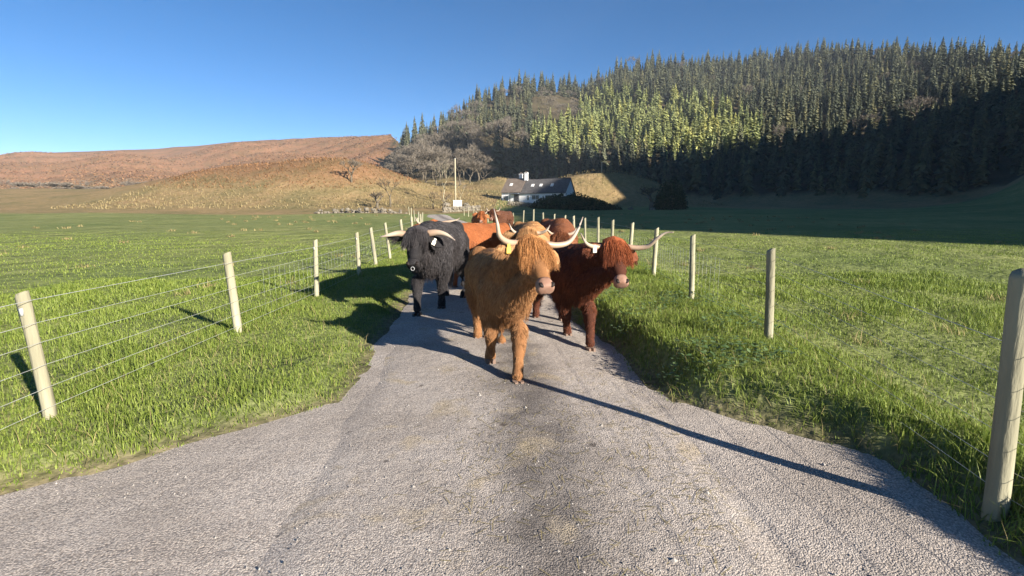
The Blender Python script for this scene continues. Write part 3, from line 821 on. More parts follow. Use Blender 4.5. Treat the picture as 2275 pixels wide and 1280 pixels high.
for (qx, Y, s, lab) in [(1450, 92, 1.1, 'pale boulder under the V-forked tree in the shaded field'), (1401, 96, 1.2, 'dim grey boulder left of the V-forked tree'), (1190, 96, 1.0, 'pale boulder left of the wide evergreen bush'),
                        (992, 88, 1.5, 'grey boulder at the farmyard entrance left of the pole'), (1036, 88, 1.3, 'grey boulder right of the white box')]:
    x = tan_of(qx, 460) * Y; o = link('boulder', ROCKS[int(qx) % 6]); o.location = (x, Y, tz(x, Y) - .1); o.scale = (s, s * .8, s * .7); tag(o, lab, 'boulder')
x = tan_of(1017, 466) * 84; e = empty('white_box', (x, 84, tz(x, 84)))
b = MB(); b.box((0, 0, .55), (1.3, 1.0, 1.1)); b.build('body', M['white'], e, False)
b = MB(); b.box((0, 0, 1.15), (1.42, 1.12, .1)); b.build('lid', M['tank'], e, False)
for sx in (-.45, .45):
    b = MB(); b.box((sx, -.53, .5), (.06, .05, .9)); b.build('batten', M['tank'], e, False)
tag(e, 'small white box at the foot of the telegraph pole', 'storage box')

# old farm walls by the yard
def low_wall(p0, p1, h, label, n=26):
    e = empty('stone_dyke', (p0[0], p0[1], 0))
    for k in range(n):
        t = (k + .5) / n
        for row in range(2):
            x = p0[0] + (p1[0] - p0[0]) * t + random.uniform(-.2, .2); y = p0[1] + (p1[1] - p0[1]) * t
            o = link('stone', random.choice(ROCKS), e); s = random.uniform(.8, 1.1)
            o.location = (x - p0[0], y - p0[1], tz(x, y) + row * h * .45 - .08); o.scale = (s, s * .7, h * .75); o.rotation_euler = (0, 0, random.uniform(0, 6))
    tag(e, label, 'stone wall')
low_wall((tan_of(985, 470) * 74, 74), (tan_of(1062, 470) * 78, 78), 0.9, 'low dark stone dyke across the farmyard entrance')
low_wall((tan_of(1128, 465) * 92, 92), (tan_of(1205, 465) * 94, 94), 0.8, 'low stone dyke below the cottage front', 22)

# ------------------------------------------------------------------ fences
def fence(name, side, ys, label, near_net):
    fx = fence_l if side < 0 else fence_r
    e = empty(name, (float(fx(ys[0])), ys[0], 0))
    tops = []
    for i, y in enumerate(ys):
        x = float(fx(y)); z = tz(x, y); h = (1.2 if side > 0 and abs(y - 2.3) < .1 else .95) + random.uniform(-.05, .08); le = random.uniform(-.06, .06) if side > 0 else random.uniform(-.11, .04); lf = random.uniform(-.03, .03)
        r = random.uniform(.038, .05)
        b = MB(); b.tube([(0, 0, -.25), (le * .1, 0, .1), (le * .6, lf * .5, h * .6), (le, lf, h - .02), (le, lf, h)], [r, r * 1.02, r * .97, r * .95, r * .9], 9); b.v = [(v[0] + random.uniform(-.003, .003), v[1] + random.uniform(-.003, .003), v[2] + ((v[0] - le) * .45 if v[2] > h - .05 else 0)) for v in b.v]
        o = b.build('post', M['post'], e); o.location = (x - e.location.x, y - e.location.y, z)
        if random.random() < .5:
            q = MB(); q.box((le * .8, -r - .004, h * .86), (.02, .02, .05)); q.build('staple', M['wire'], o)
        tops.append((x, y, z, le, h))
    for (i, hs) in enumerate([.1, .24, .4, .56, .7, .86]):
        b = MB()
        pts = [(t[0] - e.location.x + t[3] * hs * .9 + .056, t[1] - e.location.y, t[2] + hs) for t in tops]
        b.tube(pts, [.0016 if i < 5 else .002] * len(pts), 4); b.build('wire', M['wire'], e)
    b = MB(); 
    for y in np.arange(6.5, near_net, .16):
        x = float(fx(y)) + .056; z = tz(x, y)
        b.tube([(x - e.location.x, y - e.location.y, z + .1), (x - e.location.x, y - e.location.y, z + .7)], [.0011] * 2, 3)
    nt_ = b.build('netting_uprights', M['wire'], e); nt_['kind'] = 'stuff'
    return tag(e, label, 'fence')
yr = [-2.7, -0.2, 2.3, 4.9, 7.4, 9.8, 11.6, 13.3, 14.6, 16.0, 17.6, 19.4, 21.4, 23.6, 26, 28.4, 31, 34, 37, 41, 45, 50, 55, 60]
fence('stock_fence', 1, yr, 'pale post and wire fence along the verge right of the cattle', 16)
yl = [-2, .6, 3.4, 5.9, 8.4, 10.9, 12.7, 14.3, 16.4, 18.6, 21, 24, 27, 31, 36, 42, 50, 58]
fence('stock_fence', -1, yl, 'leaning post and wire fence left of the black cow', 14)

# ------------------------------------------------------------------ grass
def blades(name, xs_, ys_, L, W, mat, label, lean=0.35, base_dz=-0.01):
    n = len(xs_); z = terrain_z(xs_, ys_) + base_dz
    a = RNG.uniform(0, 6.283, n); ln = np.abs(RNG.normal(lean, .22, n)); b_ = a + RNG.normal(1.57, .5, n)
    d = np.stack([np.cos(a) * ln, np.sin(a) * ln, np.ones(n)], 1); d /= np.linalg.norm(d, axis=1)[:, None]
    s = np.stack([np.cos(b_), np.sin(b_), np.zeros(n)], 1) * W[:, None]
    p = np.stack([xs_, ys_, z], 1)
    mid = p + d * (L * .55)[:, None]
    tip = p + d * L[:, None] + np.stack([np.cos(a), np.sin(a), np.zeros(n)], 1) * (L * ln * .7)[:, None]; tip[:, 2] -= L * ln * .3
    vs = np.stack([p - s, p + s, mid + s * .7, mid - s * .7, tip], 1).reshape(-1, 3)
    i0 = np.arange(n) * 5
    fs = np.concatenate([np.stack([i0, i0 + 1, i0 + 2], 1), np.stack([i0, i0 + 2, i0 + 3], 1), np.stack([i0 + 3, i0 + 2, i0 + 4], 1)])
    me = mesh_np(name, vs, fs, mat, False)
    return tag(link(name, me), label, 'grass', kind='stuff')

def scatter(n, x0, x1, y0, y1, bias=1.6):
    xs_ = RNG.uniform(x0, x1, n); ys_ = y0 + (y1 - y0) * RNG.random(n) ** bias
    return xs_, ys_
def clumpy(x, y, s=1.0):
    return 0.5 + 0.5 * np.sin(x * 2.9 * s + 1.7 * np.sin(y * 1.9 * s)) * np.sin(y * 3.3 * s + 1.3 * np.sin(x * 2.3 * s))
# verges
xs_, ys_ = scatter(360000, -3.9, 3.2, 1.2, 26, 1.5)
p_ = paved(xs_, ys_); ed_ = np.clip(-p_ / .2, 0, 1)
m_ = (p_ < 0.10) & (xs_ > fence_l(ys_) - .5) & (xs_ < fence_r(ys_) + .5) & (RNG.random(len(xs_)) < (.05 + .9 * np.maximum(ed_, .8 * (clumpy(xs_, ys_, 2.2) > .62) * (p_ < .06))))
xs_, ys_, ed_ = xs_[m_], ys_[m_], ed_[m_]
cl = clumpy(xs_, ys_)
far_ = np.clip(ys_ / 9, 1, 3)
rt = xs_ > road_x(ys_)
L = (np.where(rt, .06, .04) + np.where(rt, .08, .045) * cl ** 2) * RNG.uniform(.6, 1.3, len(xs_)) * (.4 + .6 * ed_); W = .0032 * far_ * RNG.uniform(.7, 1.4, len(xs_))
blades('verge_grass', xs_, ys_, L, W, M['grass'], 'rough green grass on the verges beside the road')
# fields
xs_, ys_ = scatter(250000, -30, 30, 1.0, 30, 1.5)
m_ = (np.abs(xs_) < ys_ * 1.15 + 1.5) & ((xs_ < fence_l(ys_) - .1) | (xs_ > fence_r(ys_) + .1)) & (paved(xs_, ys_) < 0)
xs_, ys_ = xs_[m_], ys_[m_]
cl = clumpy(xs_, ys_, .5); far_ = np.clip(ys_ / 6, 1, 5)
blades('field_grass', xs_, ys_, (.03 + .05 * cl) * RNG.uniform(.6, 1.4, len(xs_)) * np.clip((32 - ys_) / 14, .2, 1), .0034 * far_, M['grass'], 'short grazed grass in the fields behind the fences')
nn_ = 60000
for nm, xa, xb, lab in (('near_field_grass', 2.3, 9.5, 'tufted field grass just behind the right fence'), ('near_field_grass', -9.5, -3.2, 'tufted field grass just behind the left fence')):
    xs_, ys_ = scatter(nn_, xa, xb, .8, 11, 1.3)
    m_ = ((xs_ < fence_l(ys_) + .15) | (xs_ > fence_r(ys_) - .15)) & (paved(xs_, ys_) < 0.02); xs_, ys_ = xs_[m_], ys_[m_]
    cl = clumpy(xs_, ys_, .7) ** 2
    blades(nm, xs_, ys_, (.04 + .1 * cl) * RNG.uniform(.6, 1.4, len(xs_)), .0036 * np.clip(ys_ / 5, 1, 3), M['grass'], lab)
# rushes and tussocks
xs_, ys_ = scatter(260, -32, 30, 5, 62, 1.1); m_ = (xs_ < fence_l(ys_) - .5) | (xs_ > fence_r(ys_) + .5); xs_, ys_ = xs_[m_], ys_[m_]
xs_ = np.repeat(xs_, 26) + RNG.normal(0, .09, len(xs_) * 26); ys_ = np.repeat(ys_, 26) + RNG.normal(0, .09, len(ys_) * 26)
blades('field_tussocks', xs_, ys_, RNG.uniform(.08, .22, len(xs_)), .004 * np.clip(ys_ / 6, 1, 6), M['drygrass'], 'small yellowed tussocks dotted over the fields', .5)
# heather and bracken on the far moor
for nm, mt, n_, lab in (('moor_bracken', 'bracken', 26000, 'rust bracken covering the far moor'), ('moor_heather', 'twig_dark', 9000, 'dark heather patches on the far moor')):
    Y_ = RNG.uniform(215, 560, n_); X_ = Y_ * RNG.uniform(tan_of(-60, 330), tan_of(885, 330), n_)
    m_ = (np.sin(X_ * .05 + 2 * np.sin(Y_ * .021)) * np.sin(Y_ * .043 + X_ * .02) > (.15 if mt == 'twig_dark' else -2)); X_, Y_ = X_[m_], Y_[m_]
    blades(nm, X_, Y_, RNG.uniform(.5, 1.3, len(X_)), RNG.uniform(.25, .6, len(X_)), M[mt], lab, .8)
# straw and dung bits on the road
n_ = 900; xs_ = RNG.choice([-.15, .1, .55, .95, 1.0], n_) + RNG.normal(0, .22, n_); ys_ = RNG.choice([2.3, 3.1, 3.5, 2.6, 4.4], n_) + RNG.normal(0, .35, n_); m_ = (np.abs(xs_) < 1.25); xs_, ys_ = xs_[m_], ys_[m_]; n_ = len(xs_)
a = RNG.uniform(0, 6.28, n_); z = .006 + .022 * (1 - ((xs_ - road_x(ys_)) / HALF) ** 2) + .002; L = RNG.uniform(.012, .045, n_); d = np.stack([np.cos(a), np.sin(a), np.zeros(n_)], 1); w = np.stack([-np.sin(a), np.cos(a), np.zeros(n_)], 1) * .0016; p = np.stack([xs_, ys_, z], 1)
tag(link('straw_litter', mesh_np('straw_litter', np.stack([p - d * L[:, None] - w, p - d * L[:, None] + w, p + d * L[:, None] + w + [0, 0, .004], p + d * L[:, None] - w + [0, 0, .004]], 1).reshape(-1, 3), np.arange(4 * n_).reshape(-1, 4), M['drygrass'], False)), 'bits of straw lying on the road', 'straw', kind='stuff')
# dry stems
xs_, ys_ = scatter(9000, -4, 3.4, 1.4, 20, 1.5)
m_ = (paved(xs_, ys_) < -0.02); xs_, ys_ = xs_[m_], ys_[m_]
blades('dry_stems', xs_, ys_, RNG.uniform(.06, .2, len(xs_)), np.full(len(xs_), .0022), M['drygrass'], 'bleached dry stems among the verge grass', .6)
# dead tussocks on the tan slope
xs_, ys_ = scatter(26000, -75, 50, 68, 150, 1.2)
kn_ = bump(xs_, ys_, -37, 112, 17, 16, 6.8) + bump(xs_, ys_, -64, 120, 22, 20, 6)
blades('knoll_bracken', xs_[kn_ > 2.6], ys_[kn_ > 2.6], RNG.uniform(.3, .8, (kn_ > 2.6).sum()), np.full((kn_ > 2.6).sum(), .08), M['bracken'], 'russet bracken on the brown knoll', .8)
m_ = (terrain_z(xs_, ys_) - field_z(xs_, ys_) > .4) & (kn_ < 3.2); xs_, ys_ = xs_[m_], ys_[m_]
blades('tussock_grass', xs_, ys_, RNG.uniform(.3, .8, len(xs_)), np.full(len(xs_), .06), island_mat('tussock', (.19, .145, .07), (.28, .22, .105), .9), 'tan tussock grass on the rough slope', .7)
# broad-leaved weeds on the right bank
n = 2600; xs_, ys_ = scatter(n * 3, 1.0, 3.0, 3.9, 13, 1.4)
m_ = (paved(xs_, ys_) < -.12) & (xs_ > road_x(ys_)) & (clumpy(xs_, ys_, .8) > .55); xs_, ys_ = xs_[m_][:n], ys_[m_][:n]; n = len(xs_)
a = RNG.uniform(0, 6.28, n); z = terrain_z(xs_, ys_) + RNG.uniform(.05, .14, n); s_ = RNG.uniform(.018, .04, n)
d = np.stack([np.cos(a), np.sin(a), RNG.uniform(-.3, .5, n)], 1); w = np.stack([-np.sin(a), np.cos(a), RNG.uniform(-.3, .3, n)], 1); p = np.stack([xs_, ys_, z], 1)
vs = np.stack([p, p + (d * .6 + w * .45) * s_[:, None], p + d * s_[:, None] * 1.5, p + (d * .6 - w * .45) * s_[:, None]], 1).reshape(-1, 3)
tag(link('verge_weeds', mesh_np('verge_weeds', vs, np.arange(4 * n).reshape(-1, 4), island_mat('weed_leaves', (.06, .11, .03), (.16, .22, .09), .5, .3, .25), False)), 'broad-leaved weeds on the grassy bank', 'weeds', kind='stuff')
# loose stones on the road
n = 5200; xs_ = RNG.uniform(-3.2, 2.4, n); ys_ = 1.5 + 9 * RNG.random(n) ** 1.8
m_ = paved(xs_, ys_) > .02; xs_, ys_ = xs_[m_], ys_[m_]; n = len(xs_)
z = np.where(np.abs(xs_ - road_x(ys_)) < HALF, .004 + .022 * (1 - ((xs_ - road_x(ys_)) / HALF) ** 2), -.008)
z = np.maximum(z - .026 * np.clip(np.abs(xs_ - road_x(ys_)) / HALF - .8, 0, .2) / .2 * (np.abs(xs_ - road_x(ys_)) < HALF), -.008)
r_ = RNG.uniform(.003, .0085, n) * np.where(RNG.random(n) < .04, 1.9, 1); oc = np.array([(1, 0, 0), (0, 1, 0), (-1, 0, 0), (0, -1, 0), (0, 0, .8), (0, 0, -.8)])
vs = (np.stack([xs_, ys_, z], 1)[:, None, :] + oc[None] * r_[:, None, None] * RNG.uniform(.6, 1.3, (n, 6, 1))).reshape(-1, 3)
ft = np.array([(0, 1, 4), (1, 2, 4), (2, 3, 4), (3, 0, 4), (1, 0, 5), (2, 1, 5), (3, 2, 5), (0, 3, 5)])
tag(link('loose_gravel', mesh_np('loose_gravel', vs, (ft[None] + (np.arange(n) * 6)[:, None, None]).reshape(-1, 3), M['pebble'], False)), 'loose chippings scattered over the road', 'gravel', kind='stuff')

# ------------------------------------------------------------------ Highland cattle
def lerp(a, b, t): return a + (b - a) * t

def spline(pts, n):
    """Catmull-Rom through the points"""
    P_ = [Vector(p) for p in pts]; P_ = [P_[0] * 2 - P_[1]] + P_ + [P_[-1] * 2 - P_[-2]]; out = []
    m = len(P_) - 3
    for i in range(n + 1):
        t = i / n * m; k = min(int(t), m - 1); f = t - k
        a, b, c_, d = P_[k:k + 4]
        out.append(0.5 * ((2 * b) + (c_ - a) * f + (2 * a - 5 * b + 4 * c_ - d) * f * f + (3 * b - a - 3 * c_ + d) * f ** 3))
    return out

def ring(c_, a, b, ra, rb, n=16):
    return [c_ + a * (ra * math.cos(t)) + b * (rb * math.sin(t)) for t in [2 * math.pi * q / n for q in range(n)]]

def sring(c_, a, b, ra, rb, n=20):
    f = lambda v: math.copysign(abs(v) ** .84, v)
    return [c_ + a * (ra * f(math.cos(t))) + b * (rb * f(math.sin(t))) for t in [2 * math.pi * q / n for q in range(n)]]

def fur(name, body, mesh, n, length_dir, mat, seg=5, rad=0.0016, clump=0.55, clumps=None, seed=1):
    """hair grown from the hide; length_dir(p, nrm) -> length (0 = none) and direction"""
    r = np.random.default_rng(seed)
    mesh.calc_loop_triangles()
    vt = np.empty(len(mesh.vertices) * 3, np.float32); mesh.vertices.foreach_get('co', vt); vt = vt.reshape(-1, 3)
    tr = np.empty(len(mesh.loop_triangles) * 3, np.int32); mesh.loop_triangles.foreach_get('vertices', tr); tr = tr.reshape(-1, 3)
    A, B, C_ = vt[tr[:, 0]], vt[tr[:, 1]], vt[tr[:, 2]]
    nr = np.cross(B - A, C_ - A); ar = np.linalg.norm(nr, axis=1); nr = nr / (ar[:, None] + 1e-9)
    k = r.choice(len(tr), n, p=ar / ar.sum())
    w = r.random((n, 2)); fl = w.sum(1) > 1; w[fl] = 1 - w[fl]
    p = A[k] + (B - A)[k] * w[:, :1] + (C_ - A)[k] * w[:, 1:]
    nn = nr[k]
    L, D = length_dir(p, nn)
    ok = L > 0.004; p, nn, L, D = p[ok], nn[ok], L[ok], D[ok]
    return strands(name, body, p, D, L * r.uniform(.6, 1.2, len(L)) * np.where(r.random(len(L)) < .12, 1.9, 1), mat, seg, rad, clump, clumps or max(60, len(p) // 26), r)

def strands(name, parent, p, D, L, mat, seg, rad, clump, nc, r, sag=0.28, wave=0.06):
    n = len(p)
    D = D + r.normal(0, .13, D.shape); D /= np.linalg.norm(D, axis=1)[:, None]
    t = np.linspace(0, 1, seg)[None, :, None]
    pts = p[:, None, :] + D[:, None, :] * (L[:, None, None] * t)
    pts[:, :, 2] -= (L[:, None] * sag) * (t[:, :, 0] ** 2)
    ph = r.uniform(0, 6.28, n)
    sd = np.cross(D, r.normal(size=D.shape)); sd /= np.linalg.norm(sd, axis=1)[:, None] + 1e-9
    pts += sd[:, None, :] * (L[:, None, None] * wave * np.sin(t * 6 + ph[:, None, None]) * t)
    # strands of a lock lean together
    cidx = r.choice(n, min(nc, n), replace=False)
    kd = kdtree.KDTree(len(cidx))
    for i, q in enumerate(cidx): kd.insert(p[q], i)
    kd.balance()
    own = np.array([cidx[kd.find(q)[1]] for q in p])
    off = pts[own] - pts
    pts += off * (clump * t ** 1.3)
    cu = bpy.data.hair_curves.new(name)
    cu.add_curves([seg] * n)
    cu.attributes['position'].data.foreach_set('vector', pts.astype(np.float32).ravel())
    ra = cu.attributes.get('radius') or cu.attributes.new('radius', 'FLOAT', 'POINT')
    rr = (rad * r.uniform(.7, 1.3, (n, 1))) * np.linspace(1, .35, seg)[None]
    ra.data.foreach_set('value', rr.astype(np.float32).ravel())
    cu.materials.append(mat)
    return link(name, cu, parent)

def remeshed(b, voxel, mat, smooth=5):
    me = b.mesh('body')
    o = link('tmp_body', me)
    m = o.modifiers.new('r', 'REMESH'); m.mode = 'VOXEL'; m.voxel_size = voxel
    s = o.modifiers.new('s', 'SMOOTH'); s.factor = .5; s.iterations = smooth
    dg = bpy.context.evaluated_depsgraph_get(); dg.update()
    out = bpy.data.meshes.new_from_object(o.evaluated_get(dg))
    bpy.data.objects.remove(o); bpy.data.meshes.remove(me)
    out.materials.clear(); out.materials.append(mat)
    out.polygons.foreach_set('use_smooth', [True] * len(out.polygons))
    return out

def cow(label, chest, heading, hooves, poll, muzzle, horns, cols, s=1.0, n_hair=20000, voxel=.02, nose='nose', hoofmat='hoof', tags=(), ring_=False, name='highland_cow', fringe=1.0, ear_drop=0.1, coat_len=.34, rad=.0017, tail_side=1, horn_r=.03, slim=1.0, clump=.4, group='cattle walking down the road'):
    """chest: ground point under the breastbone; heading: degrees, 0 = towards the camera, + = rump swings to image left;
    hooves: ground points (front right-of-cow, front left, hind right, hind left); poll, muzzle, horns: points in the place"""
    skin_c, f1, f2 = cols[:3]
    g1, g2 = cols[3:] if len(cols) > 3 else (f1, f2)
    mat_s = noise_mat('hide', tuple(v * .8 for v in skin_c), skin_c, 9, .9)
    mat_f = fur_mat('coat_hair', f1, f2)
    mat_g = fur_mat('fringe_hair', g1, g2)
    mat_e = noise_mat('ear_skin', tuple(v * .6 for v in f2), tuple(v * .95 for v in f2), 12, .8)
    gz = tz(*chest)
    o = Vector((chest[0], chest[1], gz))
    th = RAD(heading)
    fw = Vector((math.sin(th), -math.cos(th), 0)); sd = Vector((-fw.y, fw.x, 0)) * -1   # sd: to the cow's right (image left)
    up = Vector((0, 0, 1))
    def loc(t, side, z): return -fw * (t * 1.5 * s) + sd * (side * s) + up * (z * s)
    P0 = Vector(poll) - o; MZ = Vector(muzzle) - o
    b = MB()
    st = [(-.07, .80, .12, .15), (-.02, .80, .20, .26), (.06, .82, .255, .34), (.17, .855, .29, .345), (.35, .86, .31, .34), (.58, .85, .325, .335), (.76, .87, .31, .31), (.9, .88, .26, .27), (.98, .89, .19, .20), (1.02, .89, .09, .10)]
    def egg(c_, ra, rb):
        return [c_ + sd * (ra * math.cos(t) * (1 - .26 * max(0, -math.sin(t)))) + up * (rb * math.sin(t)) for t in [2 * math.pi * q / 24 for q in range(24)]]
    b.loft([egg(loc(t, 0, z), rs * s * slim, rz * s) for t, z, rs, rz in st])
    # withers, hips
    b.ball(loc(.14, 0, 1.12), (.15 * s, .15 * s, .1 * s)); b.ball(loc(.8, .13, 1.08), .12 * s); b.ball(loc(.8, -.13, 1.08), .12 * s)
    # head
    ax = (MZ - P0); HL = ax.length; ax.normalize()
    hs = ax.cross(up); hs.normalize()
    if hs.dot(sd) < 0: hs = -hs
    hn = hs.cross(ax); hn.normalize()
    if hn.dot(fw) + hn.z * .2 < 0: hn = -hn
    hst = [(-.12, .07, .06, -.02), (-.02, .118, .10, -.02), (.18, .125, .122, -.035), (.38, .122, .125, -.045), (.58, .092, .105, -.04), (.76, .07, .08, -.03), (.88, .062, .066, -.025), (.95, .05, .048, -.02), (.97, .03, .03, -.02)]
    def hp(t, a=0.0, c_=0.0): return P0 + ax * (HL * t) + hs * (a * s) + hn * (c_ * s)
    b.loft([ring(hp(t, 0, of), hs, hn, w * s, h_ * s, 16) for t, w, h_, of in hst])
    # neck and dewlap
    b.tube([loc(.22, 0, .93), lerp(loc(.1, 0, .98), hp(.05, 0, -.16), .5), hp(.08, 0, -.1)], [.27 * s, .215 * s, .13 * s], 16)
    b.tube([loc(.0, 0, .72), lerp(loc(-.03, 0, .82), hp(.55, 0, -.13), .55), hp(.5, 0, -.1)], [.17 * s, .125 * s, .08 * s], 14)
    # legs
    sides = [(1, 'f'), (-1, 'f'), (1, 'h'), (-1, 'h')]
    feet = []
    for (sg, kind), hpnt in zip(sides, hooves):
        lift = hpnt[2] if len(hpnt) > 2 else 0.0
        H = Vector((hpnt[0], hpnt[1], tz(hpnt[0], hpnt[1]) if not lift else gz)) - o; H.z = max(H.z, 0.0) * 0 + lift + .0
        if kind == 'f':
            S = loc(.13, .14 * sg * slim, .84); E = loc(.15, .165 * sg * slim, .60); b.ball(S, .155 * s, 14, 10); F_ = H + up * .115 * s + fw * -.02 * s
            K = lerp(E, F_, .52) + fw * ((.035 + lift * .9) * s)
            b.tube([S, E, lerp(E, K, .5), K, lerp(K, F_, .55), F_, H + up * .055 * s], [.16 * s, .12 * s, .082 * s, .068 * s, .046 * s, .056 * s, .053 * s], 12)
        else:
            S = loc(.83, .11 * sg * slim, .9); E = loc(.76, .165 * sg * slim, .64); b.ball(S, .2 * s, 14, 10); b.ball(lerp(S, E, .55), .185 * s, 14, 10); F_ = H + up * .115 * s
            K = lerp(E, F_, .45) - fw * (.12 * s)
            b.tube([S, E, lerp(E, K, .55), K, lerp(K, F_, .6), F_, H + up * .055 * s], [.21 * s, .16 * s, .095 * s, .066 * s, .048 * s, .055 * s, .053 * s], 12)
        feet.append((H, lift))
    me = remeshed(b, voxel * s, mat_s)
    body = link(name, me); body.location = o
    tag(body, label, 'cow', group)
    # hooves: two claws each
    for (H, lift) in feet:
        k = MB()
        for c_ in (-1, 1):
            base = H + sd * (c_ * .027 * s)
            tl = Matrix.Identity(3)
            pts = [(-.045, .0), (.0, .0), (.062, .0)]
            r0 = [base + fw * (q * s) + sd * (w * s) + up * .002 for q, w in ((-.055, -.022), (-.055, .022), (-.01, .026), (.04, .026), (.072, .012), (.072, -.012), (.04, -.026), (-.01, -.026))]
            r1 = [base + fw * ((q * .8 - .008) * s) + sd * (w * .86 * s) + up * (.088 * s) for q, w in ((-.055, -.022), (-.055, .022), (-.01, .026), (.04, .026), (.072, .012), (.072, -.012), (.04, -.026), (-.01, -.026))]
            k.loft([r0, r1])
        k.build('hoof', M[hoofmat], body, False)
    # muzzle
    k = MB(); k.loft([sring(hp(t, 0, of), hs, hn, w * s, h_ * s, 20) for t, w, h_, of in [(.83, .064, .07, -.028), (.88, .07, .074, -.027), (.94, .077, .072, -.026), (.985, .077, .066, -.022), (1.015, .069, .055, -.02), (1.027, .053, .04, -.018), (1.03, .02, .012, -.018)]])
    mz = k.build('muzzle', M[nose], body)
    for a_ in (-1, 1):
        k = MB(); mm = Matrix((hs * a_, hn, ax)).transposed() @ Matrix.Rotation(.5, 3, 'Z')
        k.ball(hp(.975, .042 * a_, .024), (.03 * s, .016 * s, .027 * s), 10, 7, mm); k.build('nostril', M['nostril'], mz)
    k = MB(); k.tube([hp(.98, -.06, -.062), hp(1.045, 0, -.056), hp(.98, .06, -.062)], [.005 * s] * 3, 6); k.build('mouth', M['nostril'], mz)
    for a_ in (-1, 1):
        k = MB(); k.ball(hp(.36, .113 * a_, .035), .024 * s, 10, 8); k.build('eye', M['eye'], body)
    # horns
    for pts in horns:
        if not pts: continue
        q = spline([Vector(p) - o for p in pts], 22)
        base_r = horn_r * s
        k = MB(); k.tube(q, [base_r * (1 - (i / 22) ** 1.5 * .86) for i in range(23)], 12)
        hm = k.mesh('horn', M['horn'])
        al = hm.attributes.new('along', 'FLOAT', 'POINT'); al.data.foreach_set('value', [min(1, (i // 12) / 22) for i in range(len(hm.vertices))])
        link('horn', hm, body)
    # ears
    ears = []
    for a_ in (1, -1):
        root = hp(.08, .125 * a_, .0 if a_ > 0 else -.04); d = (hs * a_ * .95 - up * ear_drop + hn * (.12 if a_ > 0 else -.75)).normalized(); w_ = up - d * up.dot(d); w_.normalize()
        nrm_ = d.cross(w_)
        vs, L_ = [], .21 * s
        prof = [(0, .026), (.2, .05), (.45, .064), (.7, .056), (.9, .03), (1.0, .008)]
        rings_ = [[root + d * (L_ * t) + w_ * (h_ * s * math.cos(x_)) + nrm_ * (.012 * s * math.sin(x_) + .02 * s * math.cos(x_) ** 2) for x_ in [2 * math.pi * i / 10 for i in range(10)]] for t, h_ in prof]
        k = MB(); k.loft(rings_); ear = k.build('ear', mat_e if f2[0] > .1 else mat_s, body)
        ears.append((root, d, w_, ear))
        r = np.random.default_rng(int(abs(root.x) * 1000) + 5)
        m_ = 420 if n_hair > 9000 else 120
        tt_ = r.uniform(.05, 1, m_); pp = np.array([tuple(root + d * (L_ * t)) for t in tt_]) + np.array(w_)[None] * r.uniform(-.07, .06, (m_, 1)) * s * np.sin(np.clip(tt_[:, None] * 2.6 + .3, 0, 3)) + r.normal(0, .006, (m_, 3))
        dd = np.array(d)[None] * .7 + np.array([0, 0, -.75])[None] + r.normal(0, .2, (m_, 3)); dd /= np.linalg.norm(dd, axis=1)[:, None]
        strands('ear_hair', ear, pp, dd, r.uniform(.02, .06, m_) * s, mat_f, 5, rad, .3, 60, r)
    for (which, mt) in tags:
        root, d, w_, ear = ears[which]
        c_ = root + d * (.1 * s) - w_ * (.045 * s) + hn * (.045 * s)
        k = MB(); mm = Matrix((d, hn, w_)).transposed(); k.box(c_, (.04 * s, .008, .05 * s), mm); k.box(c_ + w_ * .04 * s, (.026 * s, .008, .03 * s), mm)
        k.build('ear_tag', M[mt], ear, False)
    if ring_:
        k = MB(); c_ = hp(1.03, 0, .0); n_ = 16
        pts = [c_ + hs * (.024 * math.cos(t)) - up * (.03 + .024 * math.sin(t) * -1) for t in [2 * math.pi * i / n_ for i in range(n_ + 1)]]
        k.tube(pts, [.0045] * len(pts), 6); k.build('nose_ring', M['steel'], mz)
    # tail
    tl = [loc(1.0, 0, 1.02), loc(1.07, .02 * tail_side, .95), loc(1.1, .05 * tail_side, .7), loc(1.09, .06 * tail_side, .42)]
    q = spline(tl, 10); k = MB(); k.tube(q, [.03 * s * (1 - i / 14) for i in range(11)], 8); tail = k.build('tail', mat_s, body)
    # coat
    P0n, axn, hnn, hsn, fwn, sdn = [np.array(v) for v in (P0, ax, hn, hs, fw, sd)]
    def ld(p, nn):
        rel = p - P0n; th_ = rel @ axn / HL; off = rel - np.outer(rel @ axn, axn); dist = np.linalg.norm(off, axis=1)
        head = (th_ > -.2) & (th_ < 1.12) & (dist < .17 * s)
        tfw = -(p @ fwn) / (1.5 * s)
        z = p[:, 2] / s
        L = np.full(len(p), .075)
        L = np.where(z > 1.0, .07, L); L = np.where((z < .7) & (z > .42), .12, L); L = np.where((nn[:, 2] < -.3) & (z > .4) & (z < .75), .17, L)
        L = np.where((tfw < .12) & (z > .5) & (z < .95), .12, L)
        L = np.where(z < .42, .06, L); L = np.where(z < .2, .05, L); L = np.where(z < .1, 0, L)
        L = np.where(head, .035, L); L = np.where(head & (th_ > .78), 0, L)
        g = np.array([0, 0, -1.0])[None] - fwn[None] * np.where(z > .45, .5, .05)[:, None]
        g = np.where(head[:, None], axn[None] * 1.0, g)
        tg = g - nn * np.sum(g * nn, axis=1)[:, None]
        D = tg + nn * np.where(head, .22, .30)[:, None] + np.array([0, 0, -1.0])[None] * np.where(head, .1, np.where(nn[:, 2] < -.1, 1.1, .25))[:, None]
        D /= np.linalg.norm(D, axis=1)[:, None]
        return L * s * coat_len, D
    fur('coat', body, me, n_hair, ld, mat_f, 5, rad, clump, None, int(abs(chest[0]) * 100) + 3)
    # the long fringe over the eyes
    r = np.random.default_rng(11 + int(abs(chest[1]) * 10)); m_ = int(n_hair * .17)
    a_ = r.uniform(-1, 1, m_); tt_ = r.uniform(-.16, .2, m_)
